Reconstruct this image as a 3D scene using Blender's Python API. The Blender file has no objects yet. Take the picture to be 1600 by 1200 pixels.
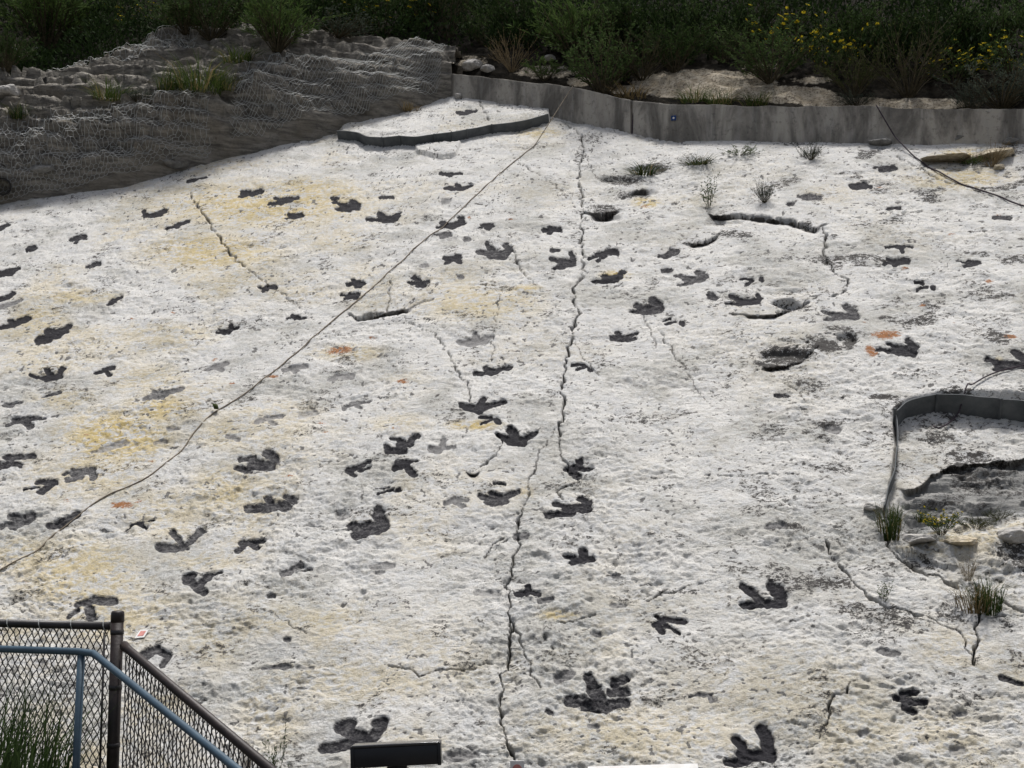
import bpy, bmesh, math, random
import numpy as np
from mathutils import Vector, Matrix

# ------------------------------------------------------------------ camera, sky, sun, exposure
scene = bpy.context.scene
COL = scene.collection
PITCH = math.radians(6.0)
FPX = 1931.0                                   # focal length in pixels of the 1600 px wide survey frame
cam_d = bpy.data.cameras.new('camera'); cam = bpy.data.objects.new('camera', cam_d); COL.objects.link(cam)
cam.location = (0, 0, 1.7); cam.rotation_euler = (math.pi/2 + PITCH, 0, 0)
cam_d.sensor_width = 36.0; cam_d.lens = 36.0*FPX/1600.0; cam_d.clip_start = 0.05; cam_d.clip_end = 2000
scene.camera = cam

SUN_EL, SUN_AZ = math.radians(77), math.radians(22)      # sun stands behind the hill, a little to the right (azimuth from +Y to +X)
world = bpy.data.worlds.new('World'); scene.world = world; world.use_nodes = True
wn = world.node_tree.nodes; bg = wn['Background']
sky = wn.new('ShaderNodeTexSky'); sky.sky_type = 'NISHITA'; sky.sun_disc = False
sky.sun_elevation = SUN_EL; sky.sun_rotation = SUN_AZ; sky.dust_density = 4.0; sky.ozone_density = 0.6; sky.air_density = 0.8
hs = wn.new('ShaderNodeHueSaturation'); hs.inputs['Saturation'].default_value = 0.55      # thin high cloud greys the blue
world.node_tree.links.new(sky.outputs[0], hs.inputs['Color']); world.node_tree.links.new(hs.outputs[0], bg.inputs[0]); bg.inputs[1].default_value = 0.085
sun_d = bpy.data.lights.new('sun', 'SUN'); sun = bpy.data.objects.new('sun', sun_d); COL.objects.link(sun)
sun_d.energy = 3.0; sun_d.angle = math.radians(10); sun_d.color = (1.0, 0.975, 0.945)
sdir = Vector((math.sin(SUN_AZ)*math.cos(SUN_EL), math.cos(SUN_AZ)*math.cos(SUN_EL), math.sin(SUN_EL)))
sun.rotation_euler = (-sdir).to_track_quat('-Z', 'Y').to_euler(); sun.location = (6, 20, 30)
vs = scene.view_settings
vs.view_transform = 'Standard'; vs.look = 'None'; vs.gamma = 1.0; vs.exposure = 0.42; vs.use_curve_mapping = False
scene.render.resolution_x = 1024; scene.render.resolution_y = 768

# ------------------------------------------------------------------ survey frame -> slab plane
C0 = np.array([0, 0, 1.7]); RT = np.array([1., 0, 0])
FW = np.array([0, math.cos(PITCH), math.sin(PITCH)]); UP = np.array([0, -math.sin(PITCH), math.cos(PITCH)])
PB = 7.218e-5; PC = 0.08015; PA = 7.2e-6
N0 = PA*FPX*RT - PB*FPX*UP + PC*FW
NRM = -N0/np.linalg.norm(N0)
EU = np.cross([0, 0, 1.], NRM); EU /= np.linalg.norm(EU)
EV = np.cross(NRM, EU)
def ray(px, py):
    px = np.asarray(px, float); py = np.asarray(py, float)
    return ((px-800)/FPX)[..., None]*RT + ((600-py)/FPX)[..., None]*UP + FW
def on_plane(px, py, h=0.0):
    d = ray(px, py); t = (1.0 - np.asarray(h, float)*np.linalg.norm(N0))/(d@N0)
    return C0 + d*np.asarray(t)[..., None]
ORG = on_plane(800, 700)
def uv_of(P):
    q = np.asarray(P)-ORG
    return q@EU, q@EV
def pxuv(px, py, h=0.0): return uv_of(on_plane(px, py, h))
def W(u, v, h=0.0):
    u = np.asarray(u, float); v = np.asarray(v, float); h = np.asarray(h, float)
    return ORG + u[..., None]*EU + v[..., None]*EV + h[..., None]*NRM
def to_px(P):
    q = np.asarray(P)-C0; z = q@FW
    return 800+FPX*(q@RT)/z, 600-FPX*(q@UP)/z
def at_depth(px, py, Z): return C0 + ray(px, py)*Z
def vec(p): return Vector((float(p[0]), float(p[1]), float(p[2])))

# ------------------------------------------------------------------ noise
def _hash(ix, iy, seed):
    with np.errstate(over='ignore'):
        n = ix*np.uint32(374761393) + iy*np.uint32(668265263) + np.uint32((seed*982451653) & 0xffffffff)
        n = (n ^ (n >> np.uint32(13)))*np.uint32(1274126177)
    return n ^ (n >> np.uint32(16))
_GA = np.arange(256)*(2*math.pi/256); _GX = np.cos(_GA).astype(np.float32); _GY = np.sin(_GA).astype(np.float32)
def perlin(x, y, seed=0):
    x = np.asarray(x); y = np.asarray(y)
    x0 = np.floor(x); y0 = np.floor(y); fx = (x-x0).astype(np.float32); fy = (y-y0).astype(np.float32)
    ix = x0.astype(np.int32).astype(np.uint32); iy = y0.astype(np.int32).astype(np.uint32)
    def g(dx, dy):
        k = _hash(ix+np.uint32(dx), iy+np.uint32(dy), seed) & np.uint32(255)
        return _GX[k]*(fx-dx)+_GY[k]*(fy-dy)
    sx = fx*fx*fx*(fx*(fx*6-15)+10); sy = fy*fy*fy*(fy*(fy*6-15)+10)
    a = g(0, 0); b = g(1, 0); c = g(0, 1); d = g(1, 1)
    return (a+sx*(b-a))*(1-sy) + (c+sx*(d-c))*sy
def fbm(x, y, seed=0, octv=4, gain=0.5):
    s = 0; a = 1.0
    for o in range(octv):
        s = s + a*perlin(x*2**o+o*17.3, y*2**o-o*9.1, seed+o); a *= gain
    return s
def cells(x, y, seed=0):
    # distance to nearest jittered point (worley F1) and a random value of that cell
    x0 = np.floor(x); y0 = np.floor(y); best = np.full(x.shape, 9.0); val = np.zeros(x.shape)
    for dx in (-1, 0, 1):
        for dy in (-1, 0, 1):
            ix = (x0+dx).astype(np.int32).astype(np.uint32); iy = (y0+dy).astype(np.int32).astype(np.uint32)
            k = _hash(ix, iy, seed)
            px_ = x0+dx+(k & 255)/255.0; py_ = y0+dy+((k >> 8) & 255)/255.0
            d = np.hypot(x-px_, y-py_); m = d < best
            best = np.where(m, d, best); val = np.where(m, ((k >> 16) & 255)/255.0, val)
    return best, val
def sstep(a, b, x):
    t = np.clip((x-a)/(b-a), 0, 1); return t*t*(3-2*t)
def seg_dist(x, y, x0, y0, x1, y1):
    dx, dy = x1-x0, y1-y0; L = dx*dx+dy*dy+1e-12
    t = np.clip(((x-x0)*dx+(y-y0)*dy)/L, 0, 1)
    return np.hypot(x-(x0+t*dx), y-(y0+t*dy)), t

# ------------------------------------------------------------------ materials
class NT:
    def __init__(s, name):
        s.m = bpy.data.materials.new(name); s.m.use_nodes = True
        s.t = s.m.node_tree; s.n = s.t.nodes; s.b = s.n['Principled BSDF']
        s.geo = s.n.new('ShaderNodeNewGeometry')
    def link(s, a, b): s.t.links.new(a, b)
    def val(s, sock, v):
        if hasattr(v, 'is_linked') or hasattr(v, 'links'): s.link(v, sock)
        else: sock.default_value = v
    def attr(s, name):
        a = s.n.new('ShaderNodeAttribute'); a.attribute_name = name; return a.outputs['Fac']
    def noise(s, scale, detail=4, rough=0.55, vec=None, dist=0.0):
        a = s.n.new('ShaderNodeTexNoise'); a.inputs['Scale'].default_value = scale
        a.inputs['Detail'].default_value = detail; a.inputs['Roughness'].default_value = rough
        a.inputs['Distortion'].default_value = dist
        s.link(vec if vec is not None else s.geo.outputs['Position'], a.inputs['Vector']); return a.outputs['Fac']
    def scaled(s, v3, src=None):
        a = s.n.new('ShaderNodeVectorMath'); a.operation = 'MULTIPLY'; a.inputs[1].default_value = v3
        s.link(src if src is not None else s.geo.outputs['Position'], a.inputs[0]); return a.outputs[0]
    def math(s, op, a, b=0.0, clamp=False):
        n = s.n.new('ShaderNodeMath'); n.operation = op; n.use_clamp = clamp
        s.val(n.inputs[0], a); s.val(n.inputs[1], b); return n.outputs[0]
    def ramp(s, v, lo, hi):
        n = s.n.new('ShaderNodeMapRange'); n.interpolation_type = 'SMOOTHSTEP'
        s.val(n.inputs[0], v); s.val(n.inputs[1], lo); s.val(n.inputs[2], hi); return n.outputs[0]
    def mix(s, f, a, b):
        n = s.n.new('ShaderNodeMix'); n.data_type = 'RGBA'
        s.val(n.inputs[0], f)
        for i, c in ((6, a), (7, b)):
            if isinstance(c, tuple): n.inputs[i].default_value = (*c, 1)
            else: s.link(c, n.inputs[i])
        return n.outputs[2]
    def color(s, c):
        if isinstance(c, tuple): s.b.inputs['Base Color'].default_value = (*c, 1)
        else: s.link(c, s.b.inputs['Base Color'])
    def bump(s, h, dist, strength=1.0, prev=None):
        n = s.n.new('ShaderNodeBump'); n.inputs['Distance'].default_value = dist; n.inputs['Strength'].default_value = strength
        s.link(h, n.inputs['Height'])
        if prev is not None: s.link(prev, n.inputs['Normal'])
        s.link(n.outputs[0], s.b.inputs['Normal']); return n.outputs[0]
    def rough(s, r, spec=0.3):
        s.val(s.b.inputs['Roughness'], r); s.b.inputs['Specular IOR Level'].default_value = spec
    def island(s): return s.geo.outputs['Random Per Island']

def rock_material():
    t = NT('pale_sandstone')
    st = t.scaled((0.72, 1.0, 1.0)); n2 = t.noise(6.0, 5, 0.65, st); n3 = t.noise(24, 6, 0.72, st, 0.3); n4 = t.noise(80, 4, 0.7, st)
    c = t.mix(t.ramp(n2, 0.3, 0.7), (0.48, 0.48, 0.472), (0.69, 0.687, 0.675))
    c = t.mix(t.math('MULTIPLY', t.attr('tone'), 0.8), c, t.mix(t.ramp(n3, 0.4, 0.6), (0.40, 0.40, 0.375), (0.32, 0.322, 0.312)))
    c = t.mix(t.math('MULTIPLY', t.ramp(n3, 0.53, 0.64), 0.62), c, (0.27, 0.265, 0.255))
    c = t.mix(t.math('MULTIPLY', t.ramp(n4, 0.46, 0.62), 0.40), c, (0.82, 0.82, 0.81))
    nl = t.math('ADD', t.math('MULTIPLY', n3, 0.6), t.math('MULTIPLY', n4, 0.4))
    # yellow and buff staining
    ye = t.math('MULTIPLY', t.attr('yellow'), t.ramp(t.math('ADD', t.math('MULTIPLY', n2, 0.5), t.math('MULTIPLY', n3, 0.5)), 0.40, 0.55), True)
    c = t.mix(ye, c, (0.51, 0.40, 0.175))
    c = t.mix(t.ramp(t.math('ADD', t.math('MULTIPLY', t.attr('rust'), 0.8), t.math('MULTIPLY', nl, 2.2)), 1.44, 1.66), c, (0.31, 0.145, 0.065))
    c = t.mix(t.math('MULTIPLY', t.ramp(t.math('ADD', t.attr('fleck'), t.math('MULTIPLY', t.math('SUBTRACT', n4, 0.5), 0.9)), 0.34, 0.52), 0.9), c, (0.13, 0.127, 0.122))
    # freshly broken grey beds
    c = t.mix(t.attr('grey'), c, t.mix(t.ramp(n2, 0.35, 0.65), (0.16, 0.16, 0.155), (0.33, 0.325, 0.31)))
    # black lichen crusts and scattered specks
    c = t.mix(t.ramp(t.math('ADD', t.math('MULTIPLY', t.attr('lichen'), 0.27), nl), 0.60, 0.66), c, (0.07, 0.066, 0.062))
    sp = t.ramp(t.math('ADD', t.math('MULTIPLY', n4, 0.75), t.math('MULTIPLY', n2, 0.25)), 0.575, 0.62)
    c = t.mix(t.math('MULTIPLY', sp, 0.7), c, (0.14, 0.135, 0.13))
    # soil washed into the cracks, plus shade painted under the lips and pit ledge
    c = t.mix(t.attr('soil_shade'), c, (0.035, 0.03, 0.026))
    # charcoal rubbed into the tracks
    pr = t.attr('print')
    edge = t.ramp(t.math('ADD', pr, t.math('MULTIPLY', t.math('SUBTRACT', nl, 0.5), 1.6)), 0.24, 0.72)
    dk = t.attr('charcoal')
    mott = t.math('ADD', t.math('MULTIPLY', nl, 1.5), dk)
    pc = t.mix(t.ramp(mott, 1.2, 1.72), (0.25, 0.245, 0.24), (0.025, 0.024, 0.028))
    c = t.mix(t.math('MULTIPLY', edge, t.ramp(dk, 0.05, 0.7)), c, pc)
    t.color(c); t.rough(0.92, 0.2)
    hh = t.math('ADD', t.math('MULTIPLY', n3, 0.75), t.math('MULTIPLY', n4, 0.25))
    t.bump(hh, 0.028, 1.0)
    return t.m
M = {}
M['rock'] = rock_material()
def simple(name, lo, hi, scale, rough=0.8, spec=0.3, bump=0.0, bscale=None, metallic=0.0, det=5):
    t = NT(name); n = t.noise(scale, det, 0.65)
    t.color(t.mix(t.ramp(n, 0.3, 0.7), lo, hi)); t.rough(rough, spec); t.b.inputs['Metallic'].default_value = metallic
    if bump: t.bump(t.noise(bscale or scale*3, 5, 0.7), bump, 1.0)
    M[name] = t.m; return t
simple('boulder', (0.33, 0.275, 0.18), (0.60, 0.53, 0.41), 16, bump=0.03, bscale=14)
simple('pale_stone', (0.30, 0.29, 0.27), (0.52, 0.50, 0.47), 9, bump=0.03, bscale=14)
simple('grey_stone', (0.12, 0.12, 0.115), (0.26, 0.255, 0.24), 9, bump=0.03, bscale=14)
simple('edging', (0.075, 0.082, 0.086), (0.13, 0.138, 0.142), 5, 0.8, 0.15, 0.004, 40)
simple('wire', (0.34, 0.35, 0.335), (0.50, 0.51, 0.49), 6, 0.5, 0.5)
simple('black_steel', (0.012, 0.010, 0.010), (0.03, 0.026, 0.026), 12, 0.45, 0.5, 0.002, 60)
simple('brown_steel', (0.012, 0.008, 0.007), (0.030, 0.020, 0.018), 14, 0.5, 0.45, 0.002, 50)
simple('blue_paint', (0.035, 0.065, 0.095), (0.055, 0.095, 0.13), 10, 0.38, 0.5, 0.001, 60)
simple('black_plastic', (0.006, 0.006, 0.008), (0.011, 0.011, 0.013), 10, 0.3, 0.4)
simple('gloss_black', (0.006, 0.006, 0.008), (0.011, 0.011, 0.013), 10, 0.12, 0.8)
simple('white_paint', (0.62, 0.61, 0.58), (0.75, 0.74, 0.72), 20, 0.5, 0.4)
simple('pink_print', (0.45, 0.16, 0.14), (0.6, 0.26, 0.22), 30, 0.5, 0.4)
simple('blue_tag', (0.01, 0.035, 0.13), (0.015, 0.05, 0.18), 20, 0.4, 0.4)
simple('rope_dark', (0.030, 0.022, 0.032), (0.085, 0.068, 0.075), 30, 0.8, 0.2, 0.004, 200)
simple('rope_tan', (0.12, 0.10, 0.075), (0.27, 0.23, 0.17), 30, 0.8, 0.2, 0.004, 200)
simple('stem', (0.035, 0.03, 0.018), (0.10, 0.085, 0.055), 20, 0.9, 0.1)
simple('dry_stem', (0.16, 0.12, 0.07), (0.30, 0.24, 0.15), 20, 0.9, 0.1)
simple('gravel_verge', (0.09, 0.085, 0.075), (0.17, 0.16, 0.145), 25, 0.95, 0.1, 0.02, 60)

def leaf_mat(name, a, b, tip=None, rough=0.6):
    t = NT(name); r = t.island(); n = t.noise(3.0, 2)
    c = t.mix(r, a, b)
    if tip: c = t.mix(t.ramp(t.math('ADD', r, t.math('MULTIPLY', n, 0.6)), 0.95, 1.25), c, tip)
    t.color(c); t.rough(0.8, 0.05)
    tr = t.n.new('ShaderNodeBsdfTranslucent'); ms = t.n.new('ShaderNodeMixShader'); ms.inputs[0].default_value = 0.22
    if isinstance(c, tuple): tr.inputs[0].default_value = (*c, 1)
    else: t.link(c, tr.inputs[0])
    t.link(t.b.outputs[0], ms.inputs[1]); t.link(tr.outputs[0], ms.inputs[2]); t.link(ms.outputs[0], t.n['Material Output'].inputs[0])
    M[name] = t.m
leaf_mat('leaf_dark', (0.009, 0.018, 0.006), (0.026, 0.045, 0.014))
leaf_mat('leaf_green', (0.034, 0.062, 0.020), (0.088, 0.132, 0.046))
leaf_mat('leaf_olive', (0.032, 0.042, 0.014), (0.070, 0.085, 0.030))
leaf_mat('leaf_grey', (0.040, 0.052, 0.040), (0.09, 0.108, 0.085))
leaf_mat('leaf_bright', (0.045, 0.082, 0.022), (0.10, 0.15, 0.046))
leaf_mat('blade', (0.020, 0.042, 0.012), (0.060, 0.090, 0.026), (0.20, 0.155, 0.07))
leaf_mat('blade_light', (0.040, 0.070, 0.016), (0.095, 0.125, 0.036), (0.24, 0.19, 0.09))
leaf_mat('leaf_dry', (0.10, 0.075, 0.035), (0.21, 0.16, 0.085))
leaf_mat('leaf_mid', (0.020, 0.040, 0.012), (0.055, 0.088, 0.028))
leaf_mat('petal', (0.50, 0.38, 0.02), (0.70, 0.56, 0.04))

def bank_material():
    t = NT('grey_mudstone')
    st = t.noise(5.0, 6, 0.65, t.scaled((0.6, 0.6, 3.2)), 0.4); n2 = t.noise(18, 6, 0.7); n1 = t.noise(1.6, 4)
    c = t.mix(t.ramp(st, 0.32, 0.68), (0.135, 0.126, 0.112), (0.37, 0.345, 0.30))
    c = t.mix(t.math('MULTIPLY', t.ramp(n2, 0.5, 0.72), 0.6), c, (0.07, 0.067, 0.062))
    c = t.mix(t.math('MULTIPLY', t.ramp(n1, 0.5, 0.7), 0.5), c, (0.23, 0.20, 0.155))
    t.color(c); t.rough(0.95, 0.15)
    p = t.bump(t.noise(9, 6, 0.7, t.scaled((0.7, 0.7, 2.2))), 0.06); t.bump(n2, 0.03, 1.0, p)
    return t.m
M['bank'] = bank_material()
def hill_material():
    t = NT('hill_soil')
    n2 = t.noise(7, 6, 0.7); n3 = t.noise(30, 5, 0.7)
    c = t.mix(t.ramp(n2, 0.35, 0.65), (0.008, 0.007, 0.005), (0.030, 0.025, 0.018))
    pale = t.mix(t.ramp(n2, 0.35, 0.65), (0.33, 0.28, 0.205), (0.52, 0.465, 0.375))
    pale = t.mix(t.ramp(n3, 0.50, 0.62), pale, (0.15, 0.125, 0.095))
    c = t.mix(t.ramp(t.math('ADD', t.attr('pale'), t.math('MULTIPLY', t.math('SUBTRACT', n2, 0.5), 1.3)), 0.36, 0.60), c, pale)
    t.color(c); t.rough(0.95, 0.1)
    p = t.bump(n2, 0.06); t.bump(n3, 0.03, 1.0, p)
    return t.m
M['hill'] = hill_material()
def wall_material():
    t = NT('stained_concrete')
    s1 = t.noise(1.0, 6, 0.65, t.scaled((2.2, 2.2, 0.7)), 0.5); s2 = t.noise(1.0, 4, 0.6, t.scaled((11, 11, 1.5))); n2 = t.noise(14, 6, 0.7)
    c = t.mix(t.ramp(s1, 0.38, 0.62), (0.15, 0.141, 0.126), (0.42, 0.395, 0.35))
    c = t.mix(t.math('MULTIPLY', t.ramp(s2, 0.52, 0.68), 0.3), c, (0.36, 0.355, 0.34))
    c = t.mix(t.math('MULTIPLY', t.ramp(n2, 0.52, 0.7), 0.5), c, (0.07, 0.068, 0.064))
    t.color(c); t.rough(0.9, 0.2); t.bump(n2, 0.025)
    return t.m
M['wall'] = wall_material()

# ------------------------------------------------------------------ object helpers
def link_mesh(name, V, F, mat, parent=None, smooth=False, loc=None, attrs=None):
    """V (n,3) array in world space, F list/array of faces; origin goes to loc (world)."""
    V = np.asarray(V, np.float64)
    me = bpy.data.meshes.new(name)
    if loc is not None: V = V-np.asarray(loc)
    if isinstance(F, np.ndarray):
        k = F.shape[1]; me.vertices.add(len(V)); me.vertices.foreach_set('co', V.astype(np.float32).ravel())
        me.loops.add(F.size); me.loops.foreach_set('vertex_index', F.astype(np.int32).ravel())
        me.polygons.add(len(F)); me.polygons.foreach_set('loop_start', np.arange(0, F.size, k, dtype=np.int32))
        me.update(calc_edges=True)
    else:
        me.from_pydata(V.tolist(), [], [list(f) for f in F]); me.update()
    if smooth: me.polygons.foreach_set('use_smooth', np.ones(len(me.polygons), bool))
    for k_, a in (attrs or {}).items():
        at = me.attributes.new(k_, 'FLOAT', 'POINT'); at.data.foreach_set('value', np.asarray(a, np.float32))
    me.materials.append(mat)
    o = bpy.data.objects.new(name, me); COL.objects.link(o)
    base = Vector((0, 0, 0)); o.parent = parent; q = parent
    while q is not None: base = base+q.location; q = q.parent
    if loc is not None: o.location = vec(loc)-base
    elif parent is not None: o.location = -base
    return o
def tag(o, label=None, cat=None, group=None, kind=None):
    if label: o['label'] = label
    if cat: o['category'] = cat
    if group: o['group'] = group
    if kind: o['kind'] = kind
    return o
def empty(name, loc, label, cat, group=None):
    o = bpy.data.objects.new(name, None); COL.objects.link(o); o.location = vec(loc); o.empty_display_size = 0.1
    return tag(o, label, cat, group)
class MB:
    def __init__(s): s.V = []; s.F = []; s.n = 0
    def add(s, V, F):
        V = np.asarray(V, float); s.V.append(V); s.F += [tuple(i+s.n for i in f) for f in F]; s.n += len(V); return s
    def tube(s, pts, r, sides=6, cap=True):
        pts = [np.asarray(p, float) for p in pts]; n = len(pts)
        rr = r if isinstance(r, (list, tuple, np.ndarray)) else [r]*n
        V = []; ref = None
        for i, p in enumerate(pts):
            t = pts[min(i+1, n-1)]-pts[max(i-1, 0)]; t = t/(np.linalg.norm(t)+1e-12)
            if ref is None:
                a = np.array([0, 0, 1.]) if abs(t[2]) < 0.9 else np.array([1., 0, 0]); ref = np.cross(t, a)
            ref = ref-t*(ref@t); ref /= np.linalg.norm(ref)+1e-12; b = np.cross(t, ref)
            for k in range(sides):
                an = 2*math.pi*k/sides; V.append(p+rr[i]*(math.cos(an)*ref+math.sin(an)*b))
        F = [(i*sides+k, i*sides+(k+1) % sides, (i+1)*sides+(k+1) % sides, (i+1)*sides+k) for i in range(n-1) for k in range(sides)]
        if cap: F += [tuple(range(sides-1, -1, -1)), tuple((n-1)*sides+k for k in range(sides))]
        return s.add(V, F)
    def box(s, c, ax, hx, ay, hy, az, hz, bev=0.0):
        c = np.asarray(c, float); ax, ay, az = [np.asarray(q, float) for q in (ax, ay, az)]
        bm = bmesh.new(); bmesh.ops.create_cube(bm, size=2.0)
        for v in bm.verts: v.co = Vector((v.co.x*hx, v.co.y*hy, v.co.z*hz))
        if bev: bmesh.ops.bevel(bm, geom=list(bm.edges), offset=bev, segments=2, affect='EDGES', profile=0.6)
        bm.verts.index_update()
        V = [c+v.co.x*ax+v.co.y*ay+v.co.z*az for v in bm.verts]; F = [[v.index for v in f.verts] for f in bm.faces]
        bm.free(); return s.add(V, F)
    def out(s, name, mat, parent=None, smooth=False, loc=None):
        return link_mesh(name, np.concatenate(s.V), s.F, mat, parent, smooth, loc)
def resample(P, step):
    P = np.asarray(P, float); L = np.r_[0, np.cumsum(np.linalg.norm(np.diff(P, axis=0), axis=1))]
    n = max(2, int(L[-1]/step)+1); t = np.linspace(0, L[-1], n)
    return np.stack([np.interp(t, L, P[:, i]) for i in range(P.shape[1])], 1)
def smooth_line(P, step, it=3):
    Q = resample(P, step)
    for _ in range(it):
        Q[1:-1] = 0.25*Q[:-2]+0.5*Q[1:-1]+0.25*Q[2:]
    return Q

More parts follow.
